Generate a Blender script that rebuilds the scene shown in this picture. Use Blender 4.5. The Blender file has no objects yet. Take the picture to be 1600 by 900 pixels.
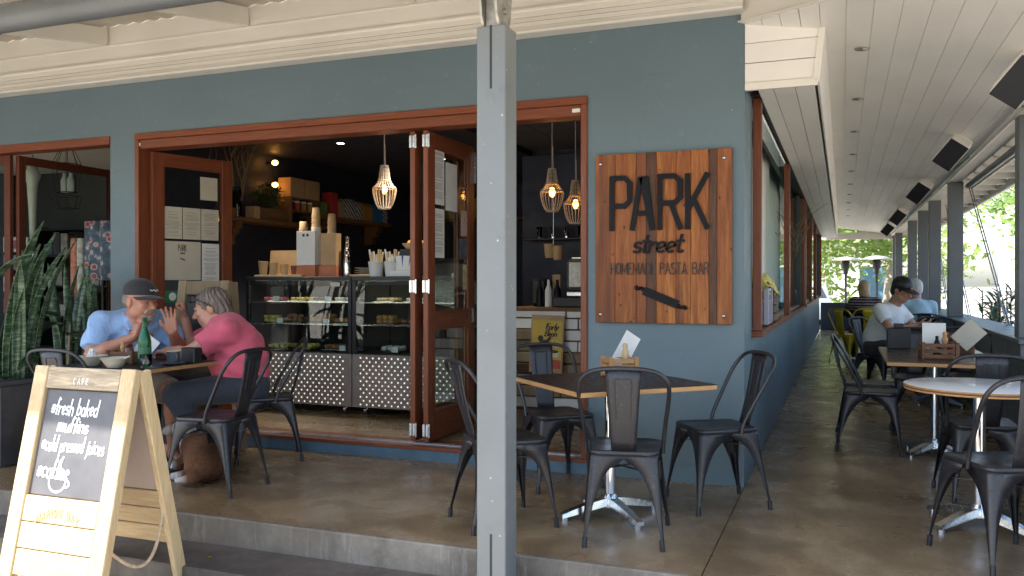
import bpy, bmesh, math, random
import numpy as np
from mathutils import Vector, Matrix
random.seed(7)
rad = math.radians
S = bpy.context.scene
COL = S.collection
# ------------------------------------------------------------ camera, sky, sun, exposure
cam_d = bpy.data.cameras.new("camera"); cam = bpy.data.objects.new("camera", cam_d); COL.objects.link(cam)
cam.location = (0, 0, 1.25)
cam.rotation_euler = (rad(90 - 0.3), rad(0.0), rad(21.35))
cam_d.sensor_width = 36; cam_d.lens = 29.7; cam_d.clip_start = 0.05; cam_d.clip_end = 900
S.camera = cam
SUN_EL, SUN_AZ = 60.0, 211.0          # azimuth: direction towards the sun, degrees from +X counter-clockwise
W = bpy.data.worlds.new("World"); S.world = W; W.use_nodes = True
nt = W.node_tree; bg = nt.nodes["Background"]
sky = nt.nodes.new("ShaderNodeTexSky"); sky.sky_type = 'NISHITA'; sky.sun_disc = False
sky.sun_elevation = rad(SUN_EL); sky.sun_rotation = rad(90 - SUN_AZ); sky.air_density = 1.0; sky.dust_density = 2.2; sky.ozone_density = 1.0
nt.links.new(sky.outputs[0], bg.inputs[0]); bg.inputs[1].default_value = 0.15
sd = bpy.data.lights.new("sun", 'SUN'); sd.energy = 5.0; sd.angle = rad(0.5); sd.color = (1, .95, .87)
sun = bpy.data.objects.new("sun", sd); COL.objects.link(sun)
sv = Vector((math.cos(rad(SUN_EL))*math.cos(rad(SUN_AZ)), math.cos(rad(SUN_EL))*math.sin(rad(SUN_AZ)), math.sin(rad(SUN_EL))))
sun.rotation_euler = sv.to_track_quat('Z', 'Y').to_euler(); sun.location = sv*60
S.view_settings.view_transform = 'Standard'; S.view_settings.look = 'None'; S.view_settings.gamma = 1
S.view_settings.exposure = 1.95
S.view_settings.use_curve_mapping = False
S.render.engine = 'CYCLES'
S.cycles.max_bounces = 10; S.cycles.diffuse_bounces = 5; S.cycles.glossy_bounces = 4; S.cycles.transmission_bounces = 6; S.cycles.transparent_max_bounces = 12
S.cycles.caustics_reflective = False; S.cycles.caustics_refractive = False; S.cycles.sample_clamp_indirect = 6

# ------------------------------------------------------------ object helpers
def T(o, label=None, cat=None, group=None, kind=None):
    if label: o['label'] = label
    if cat: o['category'] = cat
    if group: o['group'] = group
    if kind: o['kind'] = kind
    return o
def empty(name, loc=(0,0,0), rz=0, label=None, cat=None, group=None):
    o = bpy.data.objects.new(name, None); COL.objects.link(o); o.location = loc; o.rotation_euler = (0,0,rz); o.empty_display_size = .1
    return T(o, label, cat, group)
def link(name, me, mat=None, parent=None, loc=None, rot=None):
    o = bpy.data.objects.new(name, me); COL.objects.link(o)
    if mat is not None and len(me.materials) == 0: me.materials.append(mat)
    if parent: o.parent = parent
    if loc is not None: o.location = loc
    if rot is not None: o.rotation_euler = rot
    return o
def copy_tree(o, parent=None):
    c = o.copy(); COL.objects.link(c); c.parent = parent
    for ch in list(o.children): copy_tree(ch, c)
    return c
def dup(root, loc, rz, label=None, group=None):
    c = copy_tree(root); c.location = loc; c.rotation_euler = (0,0,rz)
    if label: c['label'] = label
    if group: c['group'] = group
    return c

class MB:
    """collects geometry, builds one mesh object"""
    def __init__(s): s.v = []; s.f = []; s.sm = []; s.mi = []; s.cur = 0
    def add(s, vs, fs, smooth=False):
        b = len(s.v); s.v += [tuple(v) for v in vs]; s.f += [tuple(b+i for i in f) for f in fs]; s.sm += [smooth]*len(fs); s.mi += [s.cur]*len(fs); return s
    def box(s, x0, x1, y0, y1, z0, z1, M=None):
        vs = [(x0,y0,z0),(x1,y0,z0),(x1,y1,z0),(x0,y1,z0),(x0,y0,z1),(x1,y0,z1),(x1,y1,z1),(x0,y1,z1)]
        if M is not None: vs = [M @ Vector(v) for v in vs]
        return s.add(vs, [(0,3,2,1),(4,5,6,7),(0,1,5,4),(1,2,6,5),(2,3,7,6),(3,0,4,7)])
    def cbox(s, c, d, M=None):
        return s.box(c[0]-d[0]/2,c[0]+d[0]/2,c[1]-d[1]/2,c[1]+d[1]/2,c[2]-d[2]/2,c[2]+d[2]/2,M)
    def rbox(s, x0, x1, y0, y1, z0, z1, b=.004, M=None):
        """box with chamfered edges"""
        bm = bmesh.new(); bmesh.ops.create_cube(bm, size=1)
        for v in bm.verts: v.co = Vector(((x0+x1)/2+v.co.x*(x1-x0), (y0+y1)/2+v.co.y*(y1-y0), (z0+z1)/2+v.co.z*(z1-z0)))
        bmesh.ops.bevel(bm, geom=bm.edges[:], offset=b, segments=1, affect='EDGES', profile=.5)
        bm.verts.ensure_lookup_table()
        vs = [M @ v.co if M is not None else v.co.copy() for v in bm.verts]; fs = [[v.index for v in f.verts] for f in bm.faces]; bm.free()
        return s.add(vs, fs)
    def bar(s, a, b, w, h, up=(0,0,1)):
        """rectangular bar from a to b"""
        a = Vector(a); b = Vector(b); d = (b-a); L = d.length; d.normalize(); u = Vector(up)
        if abs(d.dot(u)) > .98: u = Vector((0,1,0))
        x = d.cross(u).normalized(); u = x.cross(d)
        vs = [p + x*i*w/2 + u*j*h/2 for p in (a,b) for i,j in ((-1,-1),(1,-1),(1,1),(-1,1))]
        return s.add(vs, [(0,3,2,1)[::-1],(4,5,6,7)[::-1],(0,1,5,4)[::-1],(1,2,6,5)[::-1],(2,3,7,6)[::-1],(3,0,4,7)[::-1]])
    def tube(s, pts, r, n=8, cap=True, closed=False):
        pts = [Vector(p) for p in pts]; m = len(pts); rs = r if isinstance(r, (list,tuple)) else [r]*m
        ref = None; rings = []
        for i,p in enumerate(pts):
            if closed: d = pts[(i+1)%m]-pts[i-1]
            else: d = pts[min(i+1,m-1)]-pts[max(i-1,0)]
            if d.length < 1e-9: d = Vector((0,0,1))
            d.normalize()
            if ref is None:
                ref = Vector((0,0,1)) if abs(d.z) < .9 else Vector((1,0,0))
            x = d.cross(ref)
            if x.length < 1e-6: x = d.orthogonal()
            x.normalize(); y = x.cross(d).normalized(); ref = y
            rings.append([p+(x*math.cos(2*math.pi*k/n)+y*math.sin(2*math.pi*k/n))*rs[i] for k in range(n)])
        vs = [v for R in rings for v in R]; fs = []
        for i in range(m if closed else m-1):
            a = i*n; b = ((i+1)%m)*n
            for k in range(n): fs.append((a+k, a+(k+1)%n, b+(k+1)%n, b+k))
        s.add(vs, fs, True)
        if cap and not closed:
            s.add(rings[0], [tuple(range(n))[::-1]]); s.add(rings[-1], [tuple(range(n))])
        return s
    def lathe(s, prof, c=(0,0,0), n=20, capb=True, capt=False, M=None):
        vs = []; fs = []
        for r,z in prof:
            for k in range(n):
                p = Vector((r*math.cos(2*math.pi*k/n), r*math.sin(2*math.pi*k/n), z))
                if M is not None: p = M @ p
                vs.append(p+Vector(c))
        for i in range(len(prof)-1):
            for k in range(n): fs.append((i*n+k, i*n+(k+1)%n, (i+1)*n+(k+1)%n, (i+1)*n+k))
        s.add(vs, fs, True)
        if capb: s.add(vs[:n], [tuple(range(n))[::-1]])
        if capt: s.add(vs[-n:], [tuple(range(n))])
        return s
    def prism(s, poly, z0, z1, M=None):
        """polygon (x,y) extruded along z; M maps to place"""
        n = len(poly); vs = [Vector((x,y,z)) for z in (z0,z1) for x,y in poly]
        if M is not None: vs = [M @ v for v in vs]
        return s.add(vs, [tuple(range(n))[::-1], tuple(range(n,2*n))] + [(i,(i+1)%n,n+(i+1)%n,n+i) for i in range(n)])
    def grid(s, P, smooth=True):
        """P[i][j] points"""
        n = len(P); m = len(P[0]); vs = [p for R in P for p in R]
        return s.add(vs, [(i*m+j, (i+1)*m+j, (i+1)*m+j+1, i*m+j+1) for i in range(n-1) for j in range(m-1)], smooth)
    def ball(s, c, r, n=10, M=None):
        rr = r if isinstance(r,(tuple,list)) else (r,r,r)
        vs = []; fs = []
        for i in range(n//2+1):
            th = math.pi*i/(n//2)
            for k in range(n):
                p = Vector((math.sin(th)*math.cos(2*math.pi*k/n)*rr[0], math.sin(th)*math.sin(2*math.pi*k/n)*rr[1], math.cos(th)*rr[2]))
                if M is not None: p = M @ p
                vs.append(p+Vector(c))
        for i in range(n//2):
            for k in range(n): fs.append((i*n+k,(i+1)*n+k,(i+1)*n+(k+1)%n,i*n+(k+1)%n))
        return s.add(vs, fs, True)
    def mesh(s, name, mats=None):
        me = bpy.data.meshes.new(name); me.from_pydata([tuple(v) for v in s.v], [], s.f); me.update()
        if len(s.f):
            me.polygons.foreach_set('use_smooth', s.sm)
            if mats and len(mats) > 1: me.polygons.foreach_set('material_index', s.mi)
        for m in (mats or []): me.materials.append(m)
        return me
    def build(s, name, mat=None, parent=None, loc=None, rot=None, solid=0, fixn=False):
        mats = mat if isinstance(mat,(list,tuple)) else ([mat] if mat else [])
        me = s.mesh(name, mats)
        if fixn:
            bm = bmesh.new(); bm.from_mesh(me); bmesh.ops.recalc_face_normals(bm, faces=bm.faces[:]); bm.to_mesh(me); bm.free()
        o = link(name, me, None, parent, loc, rot)
        if solid:
            md = o.modifiers.new('thickness','SOLIDIFY'); md.thickness = solid; md.offset = 0
        return o
def Mt(loc=(0,0,0), rx=0, ry=0, rz=0, sc=None):
    m = Matrix.Translation(loc) @ Matrix.Rotation(rz,4,'Z') @ Matrix.Rotation(ry,4,'Y') @ Matrix.Rotation(rx,4,'X')
    if sc: m = m @ Matrix.Diagonal((*sc,1))
    return m
def bez(p0,p1,p2,p3,n):
    p0,p1,p2,p3 = map(Vector,(p0,p1,p2,p3))
    return [p0*(1-t)**3+p1*3*t*(1-t)**2+p2*3*t*t*(1-t)+p3*t**3 for t in [i/n for i in range(n+1)]]
def smooth_path(pts, n=4):
    pts = [Vector(p) for p in pts]; out = []
    for i in range(len(pts)-1):
        a = pts[max(i-1,0)]; b = pts[i]; c = pts[i+1]; d = pts[min(i+2,len(pts)-1)]
        for k in range(n):
            t = k/n
            out.append(.5*((2*b)+(c-a)*t+(2*a-5*b+4*c-d)*t*t+(3*b-a-3*c+d)*t**3))
    out.append(pts[-1]); return out

# ------------------------------------------------------------ materials
class NT:
    def __init__(s, name):
        s.m = bpy.data.materials.new(name); s.m.use_nodes = True; s.t = s.m.node_tree
        s.b = s.t.nodes['Principled BSDF']; s.n = s.t.nodes; s._co = None
    def node(s, typ, **kw):
        n = s.n.new('ShaderNode'+typ)
        for k,v in kw.items():
            if k.startswith('i_'):
                key = k[2:]; key = int(key) if key.isdigit() else key
                n.inputs[key].default_value = v
            else: setattr(n, k, v)
        return n
    def l(s, a, b): s.t.links.new(a, b); return s
    def co(s, scale=(1,1,1), rot=(0,0,0), world=False, jitter=True):
        tc = s.node('TexCoord'); mp = s.node('Mapping')
        mp.inputs['Scale'].default_value = scale; mp.inputs['Rotation'].default_value = rot
        if world:
            g = s.node('NewGeometry'); s.l(g.outputs['Position'], mp.inputs[0])
        else:
            s.l(tc.outputs['Object'], mp.inputs[0])
            if jitter:
                oi = s.node('ObjectInfo'); mul = s.node('VectorMath', operation='SCALE')
                cx = s.node('CombineXYZ'); s.l(oi.outputs['Random'], cx.inputs[0]); s.l(oi.outputs['Random'], cx.inputs[1]); s.l(oi.outputs['Random'], cx.inputs[2])
                s.l(cx.outputs[0], mul.inputs[0]); mul.inputs['Scale'].default_value = 37.
                s.l(mul.outputs[0], mp.inputs['Location'])
        return mp.outputs[0]
    def noise(s, co, scale=5, detail=4, rough=.55, dist=0):
        n = s.node('TexNoise'); s.l(co, n.inputs['Vector']); n.inputs['Scale'].default_value = scale; n.inputs['Detail'].default_value = detail
        n.inputs['Roughness'].default_value = rough; n.inputs['Distortion'].default_value = dist; return n.outputs['Fac']
    def ramp(s, fac, stops):
        r = s.node('ValToRGB'); e = r.color_ramp.elements
        while len(e) > 1: e.remove(e[-1])
        e[0].position = stops[0][0]; e[0].color = (*stops[0][1],1) if len(stops[0][1]) == 3 else stops[0][1]
        for p,c in stops[1:]:
            x = e.new(p); x.color = (*c,1) if len(c) == 3 else c
        s.l(fac, r.inputs[0]); return r.outputs[0]
    def rng(s, fac, a, b, c, d):
        r = s.node('MapRange'); s.l(fac, r.inputs[0])
        for i,v in enumerate((a,b,c,d)): r.inputs[i+1].default_value = v
        return r.outputs[0]
    def mix(s, fac, a, b, mode='MIX'):
        m = s.node('Mix', data_type='RGBA', blend_type=mode)
        for inp,v in ((m.inputs[0],fac),(m.inputs[6],a),(m.inputs[7],b)):
            if hasattr(v,'default_value') or hasattr(v,'is_output'): s.l(v, inp)
            else: inp.default_value = v if not isinstance(v,tuple) else (*v,1)[:4]
        return m.outputs[2]
    def bump(s, h, strength=.3, dist=.01):
        b = s.node('Bump'); b.inputs['Strength'].default_value = strength; b.inputs['Distance'].default_value = dist
        s.l(h, b.inputs['Height']); s.l(b.outputs[0], s.b.inputs['Normal']); return s
    def col(s, c):
        if isinstance(c, tuple): s.b.inputs['Base Color'].default_value = (*c,1)
        else: s.l(c, s.b.inputs['Base Color'])
        return s
    def rough(s, r):
        if isinstance(r,(int,float)): s.b.inputs['Roughness'].default_value = r
        else: s.l(r, s.b.inputs['Roughness'])
        return s
    def set(s, **k):
        for kk,v in k.items(): s.b.inputs[kk.replace('_',' ')].default_value = v
        return s
def scl(c,f): return tuple(x*f for x in c)
def paint(name, c, r=.5, var=.12, scale=6, bump=.05, metal=0, bscale=120, spec=.5, world=False):
    m = NT(name); co = m.co(world=world)
    n = m.noise(co, scale, 5); m.col(m.ramp(n, [(.3, scl(c,1-var)), (.7, scl(c,1+var))]))
    n2 = m.noise(co, scale*3, 3); m.rough(m.rng(n2, .3, .7, max(r-.08,.02), min(r+.08,1)))
    m.set(Metallic=metal, Specular_IOR_Level=spec)
    if bump: m.bump(m.noise(co, bscale, 3), bump, .004)
    return m.m
def plain(name, c, r=.5, metal=0, emit=None, es=0, alpha=1, spec=.5):
    m = NT(name); m.col(c).rough(r).set(Metallic=metal, Specular_IOR_Level=spec)
    if emit: m.b.inputs['Emission Color'].default_value = (*emit,1); m.b.inputs['Emission Strength'].default_value = es
    return m.m
def wood(name, c1, c2, axis='z', r=.45, scale=1., bump=.15, tint=.18, dark=None):
    m = NT(name); k = {'x':(.6,9,9),'y':(9,.6,9),'z':(9,9,.6)}[axis]
    co = m.co(tuple(v*scale for v in k))
    n = m.noise(co, 3, 6, .6, 1.2); n2 = m.noise(co, 14, 4, .6, .4)
    c = m.ramp(n, [(.3, c1), (.55, scl([(a+b)/2 for a,b in zip(c1,c2)],1)), (.75, c2)])
    c = m.mix(m.rng(n2,.35,.65,0,.45), c, scl(c1,.6))
    oi = m.node('ObjectInfo'); c = m.mix(m.rng(oi.outputs['Random'],0,1,0,tint*2), c, scl(c1,.55))
    m.col(c); m.rough(m.rng(n2,.3,.7,r-.08,r+.12)); m.set(Specular_IOR_Level=.3); m.bump(n2, bump, .003)
    return m.m
def glass(name, tint=(1,1,1), r=.0, ior=1.45, thin=True):
    """thin clear pane: sees through, reflects by fresnel"""
    m = NT(name); t = m.t
    tr = m.node('BsdfTransparent'); tr.inputs[0].default_value = (*tint,1)
    gl = m.node('BsdfGlossy'); gl.inputs['Roughness'].default_value = r; gl.inputs[0].default_value = (1,1,1,1)
    fr = m.node('Fresnel'); ge = m.node('NewGeometry'); m.l(m.rng(ge.outputs['Backfacing'],0,1,ior,1/ior), fr.inputs[0])
    mx = m.node('MixShader'); m.l(fr.outputs[0], mx.inputs[0]); m.l(tr.outputs[0], mx.inputs[1]); m.l(gl.outputs[0], mx.inputs[2])
    m.l(mx.outputs[0], m.n['Material Output'].inputs[0]); return m.m

M = {}
M['navy'] = paint('navy_wall_paint', (.024,.030,.054), .6, .15, 3)
M['wall'] = None
def wall_paint():
    m = NT('blue_grey_render'); co = m.co(world=True)
    n = m.noise(co, 1.1, 4); n2 = m.noise(co, 9, 5, .6); n3 = m.noise(co, 160, 2)
    c = m.ramp(n, [(.3,(.098,.146,.168)),(.7,(.112,.164,.188))]); c = m.mix(m.rng(n2,.58,.72,0,.45), c, (.155,.215,.24)); ns = m.noise(m.co((.6,.6,5),world=True), 2.5, 5, .65); c = m.mix(m.rng(ns,.60,.72,0,.35), c, (.07,.098,.112))
    sp = m.node('TexVoronoi'); sp.inputs['Scale'].default_value = 9; m.l(co, sp.inputs['Vector'])
    c = m.mix(m.rng(sp.outputs['Distance'],.02,.05,.55,0), c, (.38,.45,.47))
    m.col(c).rough(m.rng(n2,.3,.7,.42,.6)); m.bump(m.mix(.5,n3,n2), .12, .004); return m.m
M['wall'] = wall_paint()
M['white'] = paint('white_gloss_paint', (.74,.71,.64), .42, .05, 1.5, .04, world=True)
M['white2'] = paint('white_board_paint', (.80,.78,.73), .38, .05, 1.2, .03)
M['white_in'] = paint('white_inner_wall_paint', (.80,.78,.73), .6, .05, 1.5, .03)
def chipped(name, c, chip):
    m = NT(name); co = m.co(); n = m.noise(co, 3, 5); n2 = m.noise(m.co((1,1,.25)), 26, 4, .7); n3 = m.noise(co, 7, 5, .7)
    k = m.ramp(n, [(.3, scl(c,.9)), (.7, scl(c,1.08))]); k = m.mix(m.rng(n3,.60,.72,0,.35), k, scl(c,.62))
    v = m.node('TexVoronoi'); v.inputs['Scale'].default_value = 20; m.l(co, v.inputs['Vector']); sel = m.rng(n3,.48,.60,0,1)
    mm = m.node('Math', operation='MULTIPLY'); m.l(m.rng(v.outputs['Distance'],.06,.12,.9,0), mm.inputs[0]); m.l(sel, mm.inputs[1])
    k = m.mix(mm.outputs[0], k, chip); m.col(k).rough(m.rng(n,.3,.7,.36,.54)); m.bump(n2,.10,.003); return m.m
M['post'] = chipped('grey_post_paint', (.165,.178,.175), (.5,.5,.48))
M['postd'] = paint('dark_grey_post_paint', (.115,.128,.135), .42, .1, 3, .06)
M['cedar'] = wood('red_brown_door_timber', (.165,.044,.019), (.285,.092,.040), 'z', .36, 1, .1, .1)
M['cedarx'] = wood('red_brown_head_timber', (.165,.044,.019), (.28,.088,.038), 'x', .36, 1, .1, .1)
M['cedary'] = wood('red_brown_rail_timber', (.16,.043,.019), (.27,.085,.037), 'y', .36, 1, .1, .1)
M['cedard'] = wood('dark_mahogany_timber', (.10,.028,.015), (.17,.05,.025), 'z', .34, 1, .1, .1)
M['pine'] = wood('pale_pine', (.56,.40,.21), (.76,.60,.36), 'z', .6, 1, .25, .15)
M['pinex'] = wood('pale_pine_rail', (.54,.38,.20), (.76,.60,.36), 'x', .6, 1, .3, .15)
M['railgrain'] = wood('weathered_rail_pine', (.26,.20,.13), (.70,.58,.40), 'x', .75, 1.6, .5, .1)
M['oldwood'] = wood('weathered_grey_pine', (.24,.175,.10), (.40,.31,.19), 'z', .7, 1, .35, .25)
M['shelf'] = wood('rough_shelf_timber', (.16,.078,.034), (.30,.16,.075), 'y', .65, 1, .35, .2)
M['crate'] = wood('brown_crate_slat', (.13,.06,.03), (.25,.13,.068), 'x', .6, 1.5, .3, .25)
M['crated'] = wood('dark_crate_slat', (.07,.034,.02), (.14,.07,.042), 'x', .6, 1.5, .3, .25)
M['ply'] = wood('ply_table_edge', (.42,.22,.085), (.60,.36,.16), 'x', .45, 1, .1, .1)
M['tabletop'] = paint('charcoal_laminate', (.018,.017,.020), .36, .12, 8, .03, spec=.25)
M['tabletopb'] = wood('dark_brown_laminate', (.045,.026,.018), (.07,.042,.03), 'x', .25, 1, .03, .05)
M['steel'] = paint('brushed_steel', (.62,.62,.62), .22, .05, 20, .02, 1)
M['galv'] = paint('galvanised_steel', (.36,.34,.30), .5, .25, 25, .1, .8)
M['chrome'] = plain('chrome', (.75,.76,.78), .09, 1)
M['alu'] = paint('aluminium_track', (.5,.5,.5), .35, .1, 20, .03, .9)
def chair_metal(name, c, r):
    m = NT(name); co = m.co()
    n = m.noise(co, 9, 5); n2 = m.noise(co, 60, 4)
    m.col(m.mix(m.rng(n2,.60,.72,0,.30), m.ramp(n,[(.3,scl(c,.8)),(.7,scl(c,1.2))]), scl((.16,.15,.15),1)))
    m.rough(m.rng(n,.3,.7,r-.08,r+.12)).set(Metallic=.25, Specular_IOR_Level=.6); m.bump(n2,.05,.002); return m.m
M['gun'] = chair_metal('gunmetal_chair_paint', (.023,.023,.027), .36)
M['black'] = plain('black_matt', (.011,.011,.012), .5)
M['blackg'] = plain('black_gloss', (.005,.005,.006), .38, spec=.15)
M['yellow'] = chair_metal('yellow_chair_paint', (.62,.46,.02), .35)
M['glass'] = glass('clear_pane', (.90,.95,.93))
M['glassd'] = glass('dusty_pane', (.72,.80,.77), .02)
M['paper'] = paint('cream_paper', (.50,.46,.37), .8, .05, 10, .02)
M['paperw'] = paint('white_paper', (.66,.66,.64), .8, .04, 10, .02)
M['kraft'] = paint('kraft_card', (.40,.26,.135), .8, .1, 14, .05)
M['cupk'] = paint('kraft_cup', (.45,.30,.16), .7, .08, 14, .03)
M['ceramw'] = paint('stoneware_cream', (.50,.46,.38), .35, .06, 14, .02)
M['ceramg'] = paint('stoneware_grey', (.075,.085,.10), .4, .1, 14, .02)
M['ink'] = plain('dark_print_ink', (.03,.028,.026), .7)
M['rope'] = paint('jute_rope', (.50,.38,.24), .9, .2, 40, .3)
M['beads'] = paint('whitewashed_wood_beads', (.52,.45,.37), .75, .15, 40, .1)
M['bulb'] = plain('glowing_filament_bulb', (1,.6,.2), .3, 0, (1,.42,.08), 4.5)
M['downl'] = plain('lit_downlight', (1,1,1), .3, 0, (1,.93,.8), 12)
# ------------------------------------------------------------ large structure
def wb(mb, name, mat, parent=None, **k):
    """build world-coordinate geometry under an unrotated parent"""
    loc = None
    if parent is not None:
        p = Vector((0,0,0)); q = parent
        while q is not None: p += Vector(q.location); q = q.parent
        loc = tuple(-p)
    return mb.build(name, mat, parent, loc, **k)
WY, CX = 5.335, -.558                       # front wall plane, corner / side wall plane
def concrete(name, c1, c2, c3, r0, r1, speck=1., wear=0.):
    m = NT(name); co = m.co(world=True)
    n = m.noise(co, .75, 6, .62, .6); n2 = m.noise(co, 3.2, 6, .65); n3 = m.noise(co, 30, 4, .7)
    c = m.ramp(n, [(.36,c1),(.52,c2),(.66,c3)]); c = m.mix(m.rng(n2,.46,.62,0,.6), c, scl(c1,.72))
    v = m.node('TexVoronoi'); v.inputs['Scale'].default_value = 75; m.l(co, v.inputs['Vector'])
    sel = m.noise(co, 1.9, 4, .6); selm = m.rng(sel,.46,.58,0,1)
    sp = m.rng(v.outputs['Distance'],.18,.30,.75*speck,0)
    mm = m.node('Math', operation='MULTIPLY'); m.l(sp, mm.inputs[0]); m.l(selm, mm.inputs[1])
    c = m.mix(mm.outputs[0], c, (.34,.28,.2)); c = m.mix(m.rng(n3,.3,.7,0,.25), c, scl(c1,.6))
    if wear:
        sx = m.node('SeparateXYZ'); m.l(co, sx.inputs[0])
        st = m.co((9,9,1.1), world=True); ns = m.noise(st, 2.2, 5, .7)
        c = m.mix(m.rng(ns,.55,.75,0,wear), c, (.42,.40,.36)); ns2 = m.noise(st, 1.1, 4, .6); c = m.mix(m.rng(ns2,.5,.72,0,.5), c, scl(c1,.55))
    m.col(c).rough(m.rng(n2,.3,.7,r0,r1)); m.bump(n3,.06,.004); return m.m
M['floor'] = concrete('polished_brown_concrete', (.145,.096,.050), (.27,.192,.106), (.40,.30,.185), .17, .40)
M['riser'] = concrete('worn_step_concrete', (.125,.105,.08), (.20,.175,.14), (.28,.25,.205), .6, .85, .4, .6)
M['tread'] = concrete('dark_step_concrete', (.07,.058,.05), (.11,.094,.082), (.16,.14,.122), .5, .75, .2, .2)
M['pave'] = concrete('pale_paving', (.27,.245,.21), (.33,.30,.26), (.38,.35,.30), .7, .9, .3)
M['plinth'] = paint('blue_plinth_paint', (.07,.125,.165), .55, .2, 8, .1, world=True)

g = MB(); R = 420
g.add([(-R,-R,-.285),(R,-R,-.285),(R,R,-.285),(-R,R,-.285)], [(0,1,2,3)])
T(g.build('ground', M['pave']), kind='structure')
# veranda slab with a shallow recessed joint line on the wall line, two steps down to the pavement
YE = 3.655
sl = MB(); jx = CX+.0
sl.box(-9.6, jx-.003, YE, WY, -.30, 0); sl.box(jx+.003, 1.23, YE-.0, 25.5, -.30, 0)
T(sl.build('veranda_floor', M['floor']), kind='structure')
for ye, x in ((8.0,.3),(12.2,.3),(17.,.3)):
    jb = MB(); jb.box(CX+.03, 1.2, ye, ye+.006, .0008, .0016); T(jb.build('floor_joint', M['ink'], bpy.data.objects['veranda_floor']))
js = MB(); js.box(jx-.003, jx+.003, YE+.002, WY, -.2, -.006); js.build('floor_joint', M['ink'], bpy.data.objects['veranda_floor'])
rs = MB(); rs.rbox(-9.6, 1.23, YE-.035, YE-.001, -.29, .002, .006)
T(rs.build('step_edge', M['riser']), kind='structure')
td = MB(); td.rbox(-9.6, 1.6, 3.27, YE-.036, -.29, -.14, .008)
T(td.build('lower_step', M['tread']), kind='structure')

# ---- the cafe building
B = empty('cafe_building', (-3, WY, 0), 0, 'blue grey rendered corner cafe with red brown timber folding doors', 'building')
w = MB(); T1 = WY+.2
w.box(-9.6, CX, WY, T1, 2.475, 3.35)                      # band above openings
w.box(-1.554, CX, WY, T1, .0, 2.475)                      # panel right of the doors
w.box(-5.673, -5.396, WY, T1, .0, 2.475)                  # pier between shop window and doors
w.box(-9.6, -7.75, WY, T1, 0, 2.475)
wb(w, 'front_wall', M['wall'], B)
w = MB(); w.box(-5.396, -1.554, WY-.012, T1, 0, .072); w.box(-7.75, -5.673, WY-.012, T1, 0, .072)
wb(w, 'plinth', M['plinth'], B)
w = MB(); w.box(-5.396, -1.554, WY-.02, T1+.05, .074, .098)
wb(w, 'threshold', M['cedarx'], B)
w = MB(); w.box(-5.34, -1.61, WY+.06, WY+.075, .099, .106); w.box(-5.34, -1.61, WY+.10, WY+.112, .099, .106)
wb(w, 'door_track', M['alu'], B)
# side wall: sill wall below, band above, piers
X0 = CX-.16
w = MB()
w.box(X0, CX, T1, 23.6, 0, .90); w.box(X0, CX, T1, 5.83, .90, 2.56); w.box(X0, CX, T1, 23.6, 2.56, 2.9)
w.box(X0, CX, 12.86, 13.2, .90, 2.56); w.box(X0, CX, 23.2, 23.6, .9, 2.56)
wb(w, 'side_wall', M['wall'], B)
for a,b in ((5.80,5.86),(9.02,9.10),(12.80,12.86),(13.2,13.26),(15.9,15.97),(18.6,18.67),(23.1,23.2)):
    w = MB(); w.rbox(CX+.004, CX+.060, a, b, .936, 2.515, .004); wb(w, 'window_jamb', M['cedar'], B)
for a,b in ((5.86,9.02),(9.10,12.80),(13.26,15.9),(15.97,18.6),(18.67,23.1)):
    w = MB(); w.rbox(X0+.02, CX+.07, a-.06, b, .895, .935, .004); wb(w, 'window_sill', M['cedary'], B)
    w = MB(); w.rbox(X0+.05, CX+.05, a, b, 2.52, 2.575, .004); wb(w, 'window_head', M['black'], B)
    w = MB(); w.box(CX-.03, CX-.012, a, b, .936, .944); w.box(CX-.07, CX-.052, a, b, .936, .944); wb(w, 'shutter_track', M['alu'], B)
for a,b in ((9.10,12.80),(13.26,15.9),(15.97,18.6),(18.67,23.1)):
    w = MB(); w.box(CX-.045, CX-.04, a, b, .945, 2.52); wb(w, 'window_pane', M['glassd'], B)
# roller shutter box under the head of the first opening
w = MB(); w.rbox(CX-.06, CX+.03, 5.87, 9.01, 2.44, 2.515, .01); wb(w, 'shutter_guide', M['steel'], B)
# white servery room behind the side openings
w = MB(); w.box(-1.36, -.86, T1+.002, 23.6, 0, 2.9); w.box(-.858, X0, 23.5, 23.6, 0, 2.9)
w.box(-.858, X0-.018, 7.62, 9.5, .882, 2.838)
wb(w, 'servery_wall', M['white_in'], B)
w = MB(); w.box(-.858, X0-.001, T1+.003, 23.49, .55, .88); wb(w, 'servery_bench', M['white_in'], B)
w = MB(); w.box(-.858, X0-.001, T1+.003, 23.49, 2.84, 2.88); wb(w, 'servery_ceiling', M['white_in'], B)

# interior shell
w = MB(); w.box(-6.2, -1.36, T1, 11.5, .02, .096); T(w.build('interior_floor', M['floor']), kind='structure')
w = MB(); w.box(-6.2, -6.1, 5.90, 11.5, .0, 2.9); w.add([(-6.15,5.898,.0),(-5.66,T1+.002,.0),(-5.66,T1+.002,2.9),(-6.15,5.898,2.9)],[(0,1,2,3)]); w.box(-6.2, -1.36, 11.5, 11.6, 0, 2.9); w.box(-1.37, -1.361, T1, 11.5, .1, 2.9)
wb(w, 'interior_wall', M['navy'], B)
w = MB(); w.box(-6.1, -3.35, T1, 11.5, 2.72, 2.80)
wb(w, 'interior_ceiling', M['navy'], B)
M['greyceil'] = paint('grey_panel_ceiling', (.10,.10,.11), .5, .08, 2, .02)
for i in range(4):
    w = MB(); w.box(-3.345+.5*i, -2.853+.5*i, T1, 9.2, 2.78, 2.82); wb(w, 'ceiling_panel', M['greyceil'], B)
w = MB(); w.box(-3.35, -1.36, 9.2, 11.5, 2.55, 2.6); w.box(-3.35,-1.36,9.2,9.24,2.6,2.85); wb(w, 'ceiling_bulkhead', M['navy'], B)
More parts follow.
